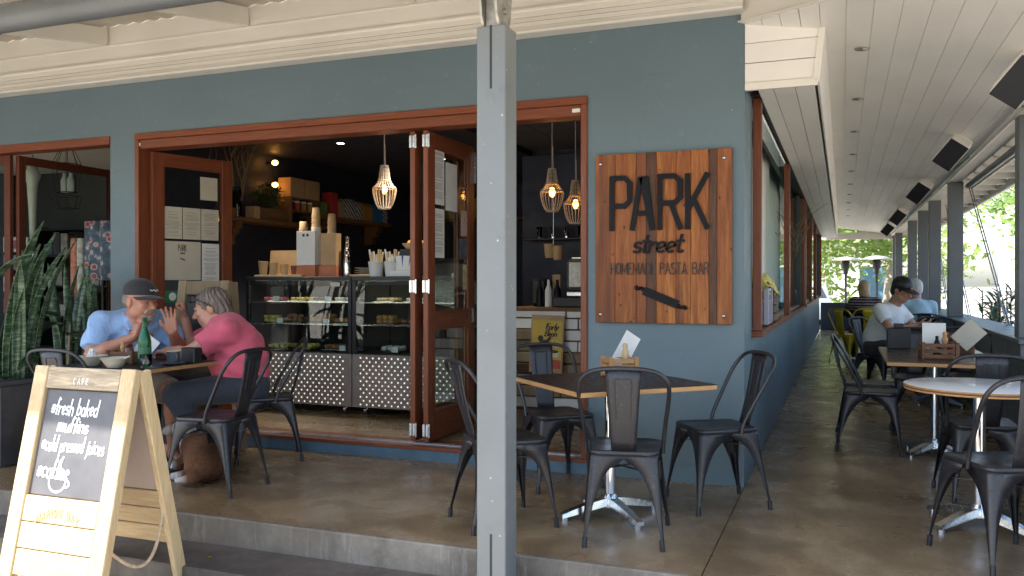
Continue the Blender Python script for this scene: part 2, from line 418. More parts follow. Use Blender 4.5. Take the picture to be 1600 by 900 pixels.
# left shop shell
M['shopwall'] = paint('dark_grey_shop_wall', (.055,.056,.058), .6, .12, 3, .03)
w = MB(); w.box(-11.0, -6.2, 8.6, 8.7, 0, 2.9); w.box(-11, -10.9, T1, 8.6, 0, 2.9); w.box(-6.215,-6.201,5.90,8.6,.1,2.9)
wb(w, 'shop_wall', M['shopwall'], B)
w = MB(); w.box(-10.9, -6.216, T1, 8.6, .02, .09); T(w.build('shop_floor', M['floor']), kind='structure')
w = MB(); w.box(-10.9, -6.216, T1, 8.6, 2.78, 2.84); wb(w, 'shop_ceiling', M['white_in'], B)
# roof over the building keeps sky light out
w = MB(); w.box(-11.2, CX-.01, T1+.01, 23.7, 3.36, 3.44); wb(w, 'roof', M['galv'], B)
w = MB(); w.box(-11.2, -11.1, T1, 23.7, 0, 3.3); w.box(-11.1, -1.4, 23.6, 23.7, 0, 3.3); wb(w, 'outer_wall', M['wall'], B)
w = MB(); w.box(-9.7, -9.6, YE-.9, WY, -.28, 3.2); wb(w, 'veranda_end_wall', M['wall'], B)

# timber door frame: head in two stepped boards, jambs
w = MB(); w.rbox(-5.396, -1.554, WY-.022, WY+.12, 2.425, 2.475, .004); wb(w, 'door_head', M['cedarx'], B)
w = MB(); w.rbox(-5.352, -1.598, WY-.004, WY+.15, 2.352, 2.4245, .004); wb(w, 'door_head', M['cedarx'], B)
for a,b in ((-5.396,-5.353),(-1.597,-1.554)):
    w = MB(); w.rbox(a, b, WY-.018, WY+.15, .099, 2.4246, .004); wb(w, 'door_jamb', M['cedar'], B)
for x in (-5.37,-1.63):
    w = MB(); w.rbox(x-.028, x+.028, WY-.009, WY-.0045, 2.375, 2.40, .001); wb(w, 'maker_plate', M['paperw'], B)
# shop window head
w = MB(); w.rbox(-7.75, -5.674, WY-.012, WY+.13, 2.405, 2.474, .004); wb(w, 'window_head', M['cedarx'], B)

def door_panel(a, b, z0, z1, mid=None, w=.105, t=.04, name='folding_door', m=None, knob=False):
    """framed glazed leaf from plan point a (hinge) to b"""
    a = Vector((*a,0)); b = Vector((*b,0)); L = (b-a).length; ang = math.atan2(b.y-a.y, b.x-a.x)
    m = m or M['cedar']; o = MB()
    o.rbox(0, w, -t/2, t/2, z0, z1, .004); o.rbox(L-w, L, -t/2, t/2, z0, z1, .004)
    d = o.build(name, m, B, tuple(a-Vector(B.location)), (0,0,ang))
    rails = [(z1-w, z1), (z0, z0+w*1.9)] + ([(mid-.055, mid+.055)] if mid else [])
    for r0,r1 in rails:
        q = MB(); q.rbox(w, L-w, -t/2+.002, t/2-.002, r0, r1, .003); q.build('rail', M['cedarx'] if m is M['cedar'] else m, d)
    zs = [z0+w*1.9] + ([mid-.055, mid+.055] if mid else []) + [z1-w]
    for i in range(0, len(zs), 2):
        q = MB(); q.box(w-.004, L-w+.004, -.003, .003, zs[i]-.004, zs[i+1]+.004); q.build('pane', M['glass'], d)
        q = MB()
        for s in (-1,1):
            q.box(w, w+.014, s*.010, s*.017, zs[i], zs[i+1]); q.box(L-w-.014, L-w, s*.010, s*.017, zs[i], zs[i+1])
            q.box(w+.014, L-w-.014, s*.010, s*.017, zs[i], zs[i]+.014); q.box(w+.014, L-w-.014, s*.010, s*.017, zs[i+1]-.014, zs[i+1])
        q.build('glazing_bead', m, d)
    return d
def hinge(d, x, y, z, sy=1):
    q = MB(); q.rbox(x-.022, x+.022, y-.006, y+.006, z-.05, z+.05, .002); q.tube([(x+.024,y,z-.055),(x+.024,y,z+.055)], .008, 8)
    q.build('hinge', M['steel'], d)
ZT = 2.345
dl = door_panel((-5.335,5.43), (-5.13,6.17), .115, ZT, .98, .10)
d1 = door_panel((-2.88,5.40), (-2.885,6.26), .115, ZT, .98)
d2 = door_panel((-2.772,5.395), (-2.775,6.22), .115, ZT, .98)
for d in (d1,d2):
    for z in (.20, 1.23, 2.27):
        q = MB()
        for dx in (-.014,.012): q.rbox(-.010, -.001, dx-.010, dx+.010, z-.045, z+.045, .002)
        q.tube([(-.006,-.03,z-.05),(-.006,-.03,z+.05)], .008, 8); q.build('hinge', M['steel'], d)
for d in (d2,):
    q = MB(); q.rbox(.80, .81, -.045, -.02, 2.05, 2.3, .003); q.build('bolt', M['steel'], d)
    q = MB(); q.rbox(.752, .785, -.032, -.021, .94, 1.06, .004); q.build('handle', M['steel'], d)
# shop window leaves: one shut at the left, one folded inwards
door_panel((-7.75,5.42), (-6.93,5.42), .1, 2.40, None, .06, name='window_leaf', m=M['cedard'])
door_panel((-6.90,5.45), (-6.93,6.55), .1, 2.40, None, .06, name='window_leaf', m=M['cedard'])

# ---- cornice along the front wall
prof = [(0,2.897),(-.115,2.897),(-.125,2.903),(-.125,2.913),(-.108,2.915),(-.102,2.94),(-.098,2.945),(-.092,2.975),(-.086,2.98),(-.078,3.01),(-.072,3.015),(-.068,3.055),(-.075,3.062),(-.075,3.076),(-.05,3.078),(-.05,3.20),(-.058,3.203),(-.058,3.212),(0,3.212)]
c = MB(); c.prism(prof, 0, 1, Matrix(((0,0,9.04,-9.6),(1,0,0,WY-.002),(0,1,0,0),(0,0,0,1))))
wb(c, 'cornice', M['white'], B)
c = MB(); c.box(-9.6, CX, WY-.05, WY-.001, 3.2125, 3.40); wb(c, 'wall_plate', M['white'], B)

# ---- front veranda roof
V = empty('veranda_roof', (-3, 3.4, 2.5), 0, 'white painted lean-to veranda roof with exposed rafters along the shopfront', 'roof')
def rz(y): return 3.225 + .17*(y-WY)                         # rafter underside height
for x in (-8.50,-7.08,-5.66,-4.24,-2.82,-1.40):
    r = MB(); ye = 2.36
    v = [(x-.025,WY-.06,rz(WY-.06)),(x+.025,WY-.06,rz(WY-.06)),(x+.025,ye,rz(ye)),(x-.025,ye,rz(ye))]
    v += [(a,b,cc+.14) for a,b,cc in v]
    r.add(v, [(0,1,2,3),(7,6,5,4),(0,4,5,1),(1,5,6,2),(2,6,7,3),(3,7,4,0)][::1]); wb(r, 'rafter', M['white'], V, fixn=True)
r = MB(); n = 260; P0 = []; 
xs = [-9.65 + (CX+.2+9.65)*i/n for i in range(n+1)]
for yy in (WY-.051, 2.34): P0.append([(x, yy, rz(yy)+.152+.008*math.sin(x*2*math.pi/.15)) for x in xs])
r.grid(P0); sh = wb(r, 'roof_sheet', M['white'], V, solid=.004)
r = MB(); r.rbox(-9.65, 2.1, 2.30, 2.34, rz(2.34)-.02, rz(2.34)+.15, .004); wb(r, 'fascia', M['white'], V)
# hip closing board from the wall corner out to the veranda corner
r = MB(); r.add([(CX-.01,WY-.001,2.84),(1.25,3.38,2.535),(1.25,3.38,3.1),(CX-.01,WY-.001,3.35)], [(0,1,2,3)]); wb(r, 'hip_board', M['white'], V, solid=.03)
r = MB(); r.add([(CX+.2,WY-.3,rz(WY-.3)+.16),(CX-.2,WY,rz(WY)+.16),(2.3,2.34,rz(2.34)+.16),(CX+.2,2.34,rz(2.34)+.16)], [(0,1,2,3)]); wb(r, 'corner_lining', M['white'], V, solid=.006)
# tube beam on the post line
r = MB(); r.tube([(-9.6,3.47,2.775),(1.3,3.47,2.775)], .08, 20)
tb = wb(r, 'tube_beam', M['postd'], V)
for x in (-4.62,-7.5):
    r = MB(); r.tube([(x-.02,3.47,2.775),(x+.02,3.47,2.775)], .09, 20); r.rbox(x-.015,x+.015,3.44,3.50,2.64,2.70,.003); wb(r, 'clamp', M['postd'], V)

# ---- side veranda ceiling: sloping boards
def zc(x): return 2.745 - .165*x
CE = MB(); CE.box(-.56, 1.25, 5.3, 24.6, 2.9, 2.92); ceil = T(CE.build('veranda_ceiling', M['white']), kind='structure')
bw = .137
for i in range(10):
    a = -.118 + bw*i; b = a + bw - .0032
    ya = WY-(a+.558)*1.08; yb = WY-(b+.558)*1.08
    o = MB(); t = .016
    o.add([(a,ya,zc(a)),(b,yb,zc(b)),(b,24.55,zc(b)),(a,24.55,zc(a)),(a,ya,zc(a)+t),(b,yb,zc(b)+t),(b,24.55,zc(b)+t),(a,24.55,zc(a)+t)],
          [(0,3,2,1),(4,5,6,7),(0,1,5,4),(1,2,6,5),(2,3,7,6),(3,0,4,7)])
    o.build('board', M['white2'], ceil)
for i in range(4):                                              # short boards up to the wall corner
    a = -.558 + .11*i; b = a+.106; ya = WY-(a+.558)*1.08; yb = WY-(b+.558)*1.08
    o = MB(); o.add([(a,ya-.004,zc(a)),(b,yb-.004,zc(b)),(b,WY+.03,zc(b)),(a,WY+.03,zc(a))], [(3,2,1,0)]); o.build('board', M['white2'], ceil, solid=.01)
o = MB(); o.add([(-.6,5.3,zc(-.6)+.005),(1.3,3.3,zc(1.3)+.005),(1.3,24.6,zc(1.3)+.005),(-.6,24.6,zc(-.6)+.005)], [(0,1,2,3)]); o.build('ceiling_backing', M['white'], ceil)
# bulkhead above the side windows
K = empty('window_bulkhead', (-.34, WY, 2.44), 0, 'white boarded bulkhead running above the side windows', 'bulkhead')
xb0, xb1, xt1 = CX+.002, -.135, -.10
o = MB(); o.box(xb0, xb1, WY+.01, 23.6, 2.60, 2.74); wb(o, 'core', M['white'], K)
zb = 2.455; hh = (2.77-zb)/2.6
for i in range(3):
    z0 = zb+.02+i*hh; z1 = min(z0+hh-.005, 2.83)
    f = lambda z: xb1-.03+(xt1-xb1)*(z-zb)/.33
    o = MB(); o.add([(xb0,WY+.004,z0),(f(z0),WY+.004,z0),(f(z1),WY+.004,z1),(xb0,WY+.004,z1)], [(0,1,2,3)]); wb(o, 'board', M['white2'], K, solid=.01)
o = MB(); o.add([(xb1-.03,WY-.008,zb),(xb1+.002,WY-.008,zb),(xt1+.002,WY-.008,zc(xt1)+.01),(xt1-.03,WY-.008,zc(xt1)+.01)], [(0,1,2,3)]); wb(o, 'corner_trim', M['white'], K, solid=.016)
o = MB(); o.rbox(xb0, xb1, WY-.016, WY+.012, zb-.028, zb+.018, .002); wb(o, 'end_trim', M['white'], K)
o = MB(); o.add([(xb1,WY-.006,zb-.005),(xb1,23.6,zb-.005),(xt1,23.6,zc(xt1)+.01),(xt1,WY-.006,zc(xt1)+.01)], [(0,1,2,3)]); wb(o, 'side_board', M['white2'], K, solid=.012)
for a,b in ((CX+.07,-.40),(-.396,-.272),(-.268,-.158)):
    o = MB(); o.box(a, b, WY+.014, 23.6, zb-.006, zb+.008); wb(o, 'soffit_board', M['white2'], K)
o = MB(); o.box(CX+.003, CX+.066, WY+.4, 23.6, zb+.02, zb+.05); wb(o, 'shadow_batten', M['black'], K)
# downlights along the side ceiling
for i in range(10):
    y = 5.75 + 1.55*i; x = .115
    q = MB(); q.lathe([(.046,0),(.046,-.004),(.036,-.005),(.034,.0),(.0,.001)], (x,y,zc(x)-.001), 20, False)
    T(q.build('downlight', M['galv']), 'small round recessed downlight in the white boarded ceiling', 'downlight', 'recessed downlights in the veranda ceiling')

# ---- outer beam, posts, eave of the side veranda
E_ = empty('side_eave', (1.5, 12, 2.5), 0, 'grey white eave beam and rafters along the open side of the veranda', 'eave')
o = MB(); o.rbox(1.235, 1.39, 3.2, 24.6, 2.515, 2.66, .01); wb(o, 'beam', M['white'], E_)
o = MB(); o.tube([(1.222,3.4,2.53),(1.222,24.5,2.53)], .026, 10); wb(o, 'conduit', M['white'], E_)
for i in range(30):
    y = 4.9+.66*i; o = MB(); o.rbox(1.392, 1.92, y-.022, y+.022, 2.50, 2.60, .003); wb(o, 'rafter', M['white'], E_)
o = MB(); o.box(1.40, 2.0, 3.2, 24.6, 2.604, 2.615); wb(o, 'roof_sheet', M['galv'], E_)
o = MB(); o.box(1.6,1.65,3.3,24.5,2.555,2.6); wb(o, 'purlin', M['white'], E_)
o = MB(); o.tube([(1.97,3.2,2.52),(1.97,24.6,2.52)], .055, 12); wb(o, 'gutter', M['white'], E_)
o = MB(); o.rbox(-.6, 1.39, 24.45, 24.6, 2.44, 2.62, .005); wb(o, 'end_beam', M['white'], E_)
BL = empty('blind_housing', (1.45, 8, 2.46), 0, 'dark grey rolled outdoor blind tube under the side eave', 'blind')
for a,b in ((5.2,7.28),(7.5,11.8)):
    o = MB(); o.tube([(1.45,a,2.46),(1.45,b,2.46)], .034, 12); wb(o, 'roll', M['postd'], BL)
    o = MB(); o.rbox(1.49,1.52,a,b,2.42,2.445,.003); wb(o, 'bottom_rail', M['white'], BL)
posts = [(7.37,'grey painted square post of the side veranda beside the round white table'),(11.86,'grey painted veranda post with a steel blind rod beside it'),(14.4,'slim grey veranda post second behind the blind rod post'),(16.33,'slim grey veranda post third behind the blind rod post'),(18.81,'slim grey veranda post fourth behind the blind rod post'),(23.2,'thin grey veranda post next to the far end beam'),(24.4,'thin grey veranda post at the far end corner of the ceiling')]
def post(x, y, s, z0, z1, mat):
    o = MB(); o.rbox(x-s/2, x+s/2, y-s/2, y+s/2, z0, z1, .004); return o
for y,lab in posts:
    o = post(1.315, y, .165, .84, 2.514, 0).build('veranda_post', M['postd']); T(o, lab, 'post', 'square posts on the low wall of the side veranda')
# front post with knife plate slots and galvanised bracket
P = empty('veranda_post', (-1.428, 3.468, -.14), 0, 'large grey square timber post standing on the step before the folding doors', 'post')
o = MB()
x0,x1,y0,y1 = -1.496,-1.36,3.40,3.536
o.rbox(x0,x1,y0,y1,-.138,2.375,.004); wb(o, 'shaft', M['post'], P)
for a,b in ((-.13,.155),(2.10,2.376)):
    o = MB(); o.rbox(-1.4335,-1.4225,3.3985,3.402,a,b,.0008); wb(o, 'plate_slot', M['ink'], P)
for sx in (-1.478,-1.405):
    o = MB(); pl = [(-.05,2.377),(.05,2.377),(.075,2.42),(.09,2.50),(.09,2.70),(-.09,2.70),(-.09,2.50),(-.075,2.42)]
    o.prism(pl, 0, .012, Matrix(((0,0,1,sx),(1,0,0,3.468),(0,1,0,0),(0,0,0,1)))); wb(o, 'bracket_plate', M['galv'], P)
    for zz in (2.45,2.56):
        o = MB(); o.tube([(sx-.012,3.468,zz),(sx+.026,3.468,zz)], .014, 6); wb(o, 'bolt', M['galv'], P)
o = MB(); o.rbox(-1.466,-1.405,3.43,3.506,2.379,2.69,.003); wb(o, 'bracket_core', M['galv'], P)

# low planter wall on the open side and across the far end
Lw = empty('planter_wall', (1.4,14,0), 0, 'dark blue grey low wall with broad ledge below the side posts', 'wall')
o = MB(); o.box(1.232, 1.50, 7.2, 24.5, -.28, .80); wb(o, 'wall', M['postd'], Lw)
o = MB(); o.rbox(1.21, 1.56, 7.15, 24.5, .80, .838, .006); wb(o, 'ledge', M['postd'], Lw)
o = MB(); o.rbox(1.22, 1.55, 4.4, 7.14, -.28, .70, .01); wb(o, 'end_block', M['postd'], Lw)
FW = MB(); FW.rbox(CX+.02, 1.23, 24.1, 24.3, 0, .74, .006)
T(FW.build('end_wall', paint('navy_end_wall', (.02,.03,.05), .5, .1, 2, .03)), 'low navy wall closing the far end of the veranda', 'wall')
# ------------------------------------------------------------ stroke lettering
def arc(cx, cy, rx, ry, a0, a1, n=8): return [(cx+rx*math.cos(rad(a0+(a1-a0)*i/n)), cy+ry*math.sin(rad(a0+(a1-a0)*i/n))) for i in range(n+1)]
FONT = {
 'A':(.5,[[(0,0),(.25,1),(.5,0)],[(.09,.33),(.41,.33)]]), 'B':(.45,[[(0,0),(0,1),(.25,1)]+arc(.25,.76,.17,.24,90,-90,6)+[(0,.52)],[(.25,.52)]+arc(.25,.26,.2,.26,90,-90,6)+[(0,0)]]),
 'C':(.45,[arc(.25,.5,.22,.5,50,310,10)]), 'D':(.45,[[(0,0),(0,1),(.2,1)]+arc(.2,.5,.25,.5,90,-90,8)+[(0,0)]]), 'E':(.38,[[(.36,1),(0,1),(0,0),(.36,0)],[(0,.52),(.3,.52)]]),
 'F':(.38,[[(.36,1),(0,1),(0,0)],[(0,.52),(.3,.52)]]), 'H':(.45,[[(0,0),(0,1)],[(.42,0),(.42,1)],[(0,.5),(.42,.5)]]), 'I':(.1,[[(.05,0),(.05,1)]]), 'K':(.45,[[(0,0),(0,1)],[(.42,1),(.02,.45)],[(.14,.6),(.42,0)]]),
 'L':(.38,[[(0,1),(0,0),(.35,0)]]), 'M':(.58,[[(0,0),(.02,1),(.28,.2),(.54,1),(.56,0)]]), 'N':(.46,[[(0,0),(0,1),(.43,0),(.43,1)]]), 'O':(.48,[arc(.23,.5,.22,.5,90,450,14)]),
 'P':(.42,[[(0,0),(0,1),(.2,1)]+arc(.2,.75,.2,.25,90,-90,6)+[(0,.5)]]), 'R':(.44,[[(0,0),(0,1),(.2,1)]+arc(.2,.75,.2,.25,90,-90,6)+[(0,.5)],[(.2,.5),(.42,0)]]), 'S':(.42,[arc(.21,.75,.19,.25,40,250,7)+arc(.21,.25,.2,.27,70,-140,7)]),
 'T':(.44,[[(0,1),(.44,1)],[(.22,1),(.22,0)]]), 'U':(.44,[[(0,1),(0,.25)]+arc(.21,.25,.21,.25,180,360,7)+[(.42,1)]]), 'Y':(.44,[[(0,1),(.22,.5),(.44,1)],[(.22,.5),(.22,0)]]),
 'a':(.42,[arc(.2,.25,.18,.25,50,360,10)+[(.38,.5),(.38,.05),(.44,0)]]), 'b':(.42,[[(.02,1),(.02,0)],arc(.2,.25,.19,.25,150,-180,10)]), 'c':(.38,[arc(.2,.25,.18,.25,50,310,8)]), 'd':(.44,[arc(.2,.25,.18,.25,40,340,9),[(.38,1),(.38,0)]]),
 'e':(.4,[[(.05,.16),(.36,.34)]+arc(.2,.25,.17,.25,20,310,9)]), 'f':(.3,[[(.32,.92),(.22,1),(.13,.85),(.13,0)],[(0,.5),(.27,.5)]]), 'h':(.42,[[(.02,1),(.02,0)],[(.02,.3)]+arc(.2,.32,.17,.18,160,0,6)+[(.37,0)]]),
 'i':(.14,[[(.06,.5),(.06,.04),(.12,0)],[(.06,.68),(.07,.72)]]), 'j':(.18,[[(.12,.5),(.12,-.25),(.0,-.33)],[(.12,.68),(.13,.72)]]), 'k':(.38,[[(.02,1),(.02,0)],[(.32,.5),(.04,.22)],[(.1,.28),(.34,0)]]), 'l':(.14,[[(.04,1),(.05,.06),(.12,0)]]),
 'm':(.6,[[(0,.5),(0,0)],[(0,.3)]+arc(.14,.34,.13,.16,160,0,5)+[(.27,0)],[(.27,.3)]+arc(.41,.34,.13,.16,160,0,5)+[(.54,0)]]), 'n':(.4,[[(0,.5),(0,0)],[(0,.3)]+arc(.18,.32,.16,.18,160,0,6)+[(.34,0)]]), 'o':(.4,[arc(.19,.25,.18,.25,90,450,10)]),
 'p':(.42,[[(.02,.5),(.02,-.4)],arc(.2,.25,.19,.25,150,-180,10)]), 'r':(.3,[[(.02,.5),(.02,0)],[(.02,.3),(.14,.48),(.28,.46)]]), 's':(.34,[arc(.16,.37,.13,.13,40,240,6)+arc(.16,.13,.14,.13,60,-140,6)]), 't':(.3,[[(.12,.85),(.12,.08),(.22,0),(.3,.06)],[(0,.55),(.26,.55)]]),
 'u':(.42,[[(.02,.5),(.02,.16)]+arc(.18,.16,.16,.16,180,340,5)+[(.36,.5),(.36,.04),(.42,0)]]), 'y':(.40,[[(.02,.5),(.19,.08)],[(.37,.5),(.08,-.35)]]), 'x':(.36,[[(0,.5),(.34,0)],[(.34,.5),(0,0)]]), '*':(.42,[[(.2,.1),(.2,.6)],[(0,.35),(.4,.35)],[(.05,.15),(.35,.55)],[(.35,.15),(.05,.55)]]), '-':(.3,[[(0,.4),(.28,.4)]]), ' ':(.3,[]), '.':(.15,[[(.05,0),(.07,.03)]]) }
def text_strokes(txt, h, sx=1., gap=.12, shear=0., wob=0.):
    """list of 2D polylines starting at x = 0, and total width"""
    out = []; x = 0
    for ch in txt:
        w_, ss = FONT.get(ch, FONT[' '])
        dy = random.uniform(-wob, wob)
        for s_ in ss: out.append([((x+px*sx+shear*py)*h, (py+dy)*h) for px,py in s_])
        x += (w_+gap)*sx
    return out, x*h
def stroke_mesh(lines, w, t, frame, mb=None):
    """flat ribbon strokes of width w and thickness t. frame(u,v,d)->3D"""
    mb = mb or MB()
    for li,L in enumerate(lines):
        if len(L) < 2: continue
        t_li = t*(1+.06*(li%5))
        pts = [Vector((p[0],p[1],0)) for p in L]; n = len(pts); P = []
        for i,p in enumerate(pts):
            d = pts[min(i+1,n-1)]-pts[max(i-1,0)]; d.normalize(); s_ = Vector((-d.y,d.x,0))
            k = 1.
            if 0 < i < n-1:
                a = (pts[i]-pts[i-1]).normalized(); k = 1/max(.55, abs(a.dot(d)))
            e = d*(w*.35 if i == n-1 else (-w*.35 if i == 0 else 0))
            P.append((p+s_*w/2*k+e, p-s_*w/2*k+e))
        vs = []; 
        for a,b in P: vs += [frame(a.x,a.y,t_li), frame(b.x,b.y,t_li), frame(a.x,a.y,0), frame(b.x,b.y,0)]
        fs = []
        for i in range(n-1):
            q = i*4; r = q+4
            fs += [(q,q+1,r+1,r),(q,r,r+2,q+2),(q+1,q+3,r+3,r+1)]
        fs += [(0,2,3,1),(4*n-4,4*n-3,4*n-1,4*n-2)]
        mb.add(vs, fs)
    return mb

# ------------------------------------------------------------ metal cafe chair (faces local +Y)
def rrect(hx0, hx1, y0, y1, r, n=4):
    """rounded quad: half width hx0 at y0 (rear), hx1 at y1 (front)"""
    pts = []
    for cx,cy,a in ((hx1-r,y1-r,0),(-hx1+r,y1-r,90),(-hx0+r,y0+r,180),(hx0-r,y0+r,270)):
        pts += [(cx+r*math.cos(rad(a+90*i/n)), cy+r*math.sin(rad(a+90*i/n))) for i in range(n+1)]
    return pts
def make_chair(name, m):
    t = empty(name)
    q = MB(); base = rrect(.165,.182,-.178,.182,.05); cx, cy = 0, 0
    rings = [(.985,.428),(1.0,.431),(1.012,.440),(1.005,.449),(.96,.4535),(.90,.4505),(.55,.447),(.0,.446)]
    P = [[(x*s, y*s, z) for x,y in base]+[(base[0][0]*s, base[0][1]*s, z)] for s,z in rings]
    q.grid(P); q.build('seat', m, t)
    for sx,sy,hx,hy,fx,fy in ((1,1,.176,.176,.222,.218),(-1,1,.176,.176,.222,.218),(1,-1,.160,.172,.190,.242),(-1,-1,.160,.172,.190,.242)):
        q = MB(); P = []; N = 18
        for i in range(N+1):
            k = i/N; k = k if k < .5 else .5+.5*((k-.5)/.5)**.75
            z = .004+.428*k; x = fx+(hx-fx)*k; y = fy+(hy-fy)*k
            w0 = .013+.030*min(1,max(0,(k-.12)/.5))
            s_ = min(1, max(0, (k-.42)/.50)); g_ = 1-math.sqrt(max(0,1-s_*s_))
            wx = w0+(hx-w0)*g_; wy = w0+(hy-w0)*g_
            c_ = .010+.012*k
            xo, yo = x, y
            pts = [(xo-wx,yo,z),(xo-max(c_,wx*.35),yo,z),(xo-c_,yo,z),(xo-c_*.3,yo-c_*.3,z),(xo,yo-c_,z),(xo,yo-max(c_,wy*.35),z),(xo,yo-wy,z)]
            P.append([(sx*a,sy*b,c) for a,b,c in pts])
        q.grid(P); o = q.build('leg', m, t, solid=.004)
        f = MB(); f.tube([(sx*fx-sx*.008,sy*fy-sy*.008,0.0),(sx*(fx-.011),sy*(fy-.012),.05)], [.0125,.0125], 10); f.build('foot', m, o)
    q = MB()
    for s in (-1,1): q.bar((s*.180,.180,.345+.004*s),(-s*.163,-.182,.350+.004*s), .016, .004)
    q.build('brace', m, t)
    # hoop
    L = [(.186,-.055,.425),(.190,-.075,.50),(.202,-.140,.62),(.212,-.195,.72),(.205,-.235,.785),(.165,-.262,.832),(.095,-.272,.851)]
    pts = smooth_path(L+[(0,-.274,.855)]+[(-x,y,z) for x,y,z in L[::-1]], 4)
    q = MB(); q.tube(pts, .0108, 9); q.build('back_hoop', m, t)
    # splat
    q = MB(); P = []
    for i in range(9):
        k = i/8; z = .447+.398*k; y = -.170-.098*k - .010*math.sin(math.pi*k); hw = .058+.026*k
        row = []
        for j in range(9):
            u = j/8*2-1; em = 0
            row.append((u*hw, y-.006*(1-u*u), z))
        P.append(row)
    q.grid(P); sp = q.build('splat', m, t, solid=.003)
    q = MB()
    zz = lambda k: (.447+.398*k, -.170-.098*k-.010*math.sin(math.pi*k)-.0055)
    path = [(-.034,*zz(.42)[::-1]),(-.040,*zz(.86)[::-1]),(-.034,*zz(.90)[::-1]),(.034,*zz(.90)[::-1]),(.040,*zz(.86)[::-1]),(.034,*zz(.42)[::-1])]
    for off in (-.002,.009): 
        q.tube([(a,b+off,c) for a,b,c in path], .003, 6)
    q.build('pressed_ridge', m, sp)
    return t
chair = make_chair('metal_chair', M['gun'])
GC = 'gunmetal metal cafe chairs'
T(chair, 'gunmetal metal cafe chair with its back to the steps, tucked at the square black table', 'chair', GC)
chair.location = (-1.005,4.11,0); chair.rotation_euler = (0,0,rad(12))
for loc,rz_,lab in [
  ((-.663,4.884,0),124,'gunmetal metal cafe chair standing alone against the blue corner below the wooden sign'),
  ((-1.66,4.12,0),-46,'gunmetal metal cafe chair half hidden behind the big grey post'),
  ((-1.66,5.02,0),-138,'gunmetal metal cafe chair in the doorway behind the square black table'),
  ((-3.56,4.155,0),92,'empty gunmetal metal chair in front of the dog beside the pink shirt'),
  ((-3.83,4.98,0),130,'gunmetal metal chair the person in the pink shirt sits on'),
  ((-4.42,3.96,0),4,'gunmetal metal chair mostly hidden behind the chalkboard easel'),
  ((-4.78,4.66,0),-124,'gunmetal metal chair under the person in the light blue shirt'),
  ((.20,6.90,0),-92,'gunmetal metal chair at the aisle side of the long dark table'),
  ((.20,7.42,0),-88,'gunmetal metal chair further back at the aisle side of the long dark table'),
  ((.60,8.05,0),180,'gunmetal metal chair at the back end of the long dark table'),
  ((.75,5.55,0),4,'gunmetal metal chair between the round white table and the long dark table'),
  ((1.0,8.35,0),172,'gunmetal metal chair by the ledge behind the long dark table'),
  ((1.0,10.75,0),178,'gunmetal metal chair by the ledge beyond the far square table'),
  ((.67,4.375,0),24,'gunmetal metal chair in front of the round white table'),
  ((.38,10.57,0),-122,'gunmetal metal chair under the person in the white shirt'),
  ((.95,12.45,0),10,'gunmetal metal chair under the grey haired person'),
  ]:
    dup(chair, loc, rad(rz_), lab, GC)
ych = make_chair('yellow_chair', M['yellow']); ych.location = (.10,14.35,0); ych.rotation_euler = (0,0,rad(-38))
T(ych, 'yellow metal cafe chair turned sideways behind the person in the patterned jumper', 'chair', 'yellow metal cafe chairs')
dup(ych, (.35,14.75,0), rad(8), 'yellow metal cafe chair under the person in the patterned jumper', 'yellow metal cafe chairs')

# ------------------------------------------------------------ tables
def make_base(t, h, spread=.30, n=4, rot=45, m=None):
    m = m or M['steel']
    q = MB(); q.lathe([(.03,.07),(.03,h)], n=18, capb=False); q.build('column', M['chrome'], t)
    q = MB(); q.lathe([(.05,.05),(.05,.075),(.034,.115),(.031,.12)], n=18); q.build('hub', m, t); q = MB(); q.lathe([(.13,h-.012),(.13,h-.001)], n=18, capt=True); q.build('top_plate', m, t)
    for i in range(n):
        a = rad(rot+360/n*i); d = Vector((math.cos(a),math.sin(a),0)); s_ = Vector((-d.y,d.x,0))
        P = []
        for k in range(7):
            u = k/6; r_ = .03+(spread-.03)*u; z1 = .098-.060*u**1.3; z0 = .060-.042*u; hw = .032-.008*u
            P.append([d*r_-s_*hw+Vector((0,0,z0)), d*r_-s_*hw*.8+Vector((0,0,z1)), d*r_+s_*hw*.8+Vector((0,0,z1)), d*r_+s_*hw+Vector((0,0,z0)), d*r_-s_*hw+Vector((0,0,z0))])
        q = MB(); q.grid(P, False); q.add(P[-1][:4],[(0,1,2,3)]); q.lathe([(.020,0),(.020,.022)], tuple(d*(spread-.025)), 10, True, True); q.build('base_leg', m, t, fixn=True)
def square_table(name, loc, rz_, sx, sy, topm, label, h=.73, group=None, spread=.3):
    t = empty(name, loc, rz_, label, 'table', group)
    q = MB(); q.rbox(-sx/2,sx/2,-sy/2,sy/2,h-.0035,h,.001); q.build('tabletop', topm, t)
    q = MB(); q.rbox(-sx/2-.001,sx/2+.001,-sy/2-.001,sy/2+.001,h-.028,h-.0037,.003); q.build('edge_band', M['ply'], t)
    make_base(t, h-.028, spread, 4, 0 if abs(rz_) > .1 else 45)
    return t
square_table('square_table', (-1.165,4.44,0), rad(45), .80, .80, M['tabletop'], 'square black topped table with ply edge below the wooden wall sign')
square_table('square_table', (-4.285,4.24,0), rad(1), .71, .71, M['tabletop'], 'small black topped table where two people sit with bowls and a green bottle')
lt = square_table('long_table', (.63,6.86,0), 0, .70, 1.42, M['tabletopb'], 'long dark brown table holding a slatted condiment crate', spread=.26)
square_table('square_table', (.93,9.75,0), 0, .70, .70, M['tabletopb'], 'far dark table where the person in a white shirt looks at a phone')
square_table('square_table', (.75,13.4,0), 0, .70, .70, M['tabletopb'], 'furthest table between the grey haired person and the yellow chairs')
rt = empty('round_table', (.66,4.93,0), 0, 'round white topped table with layered ply rim', 'table')
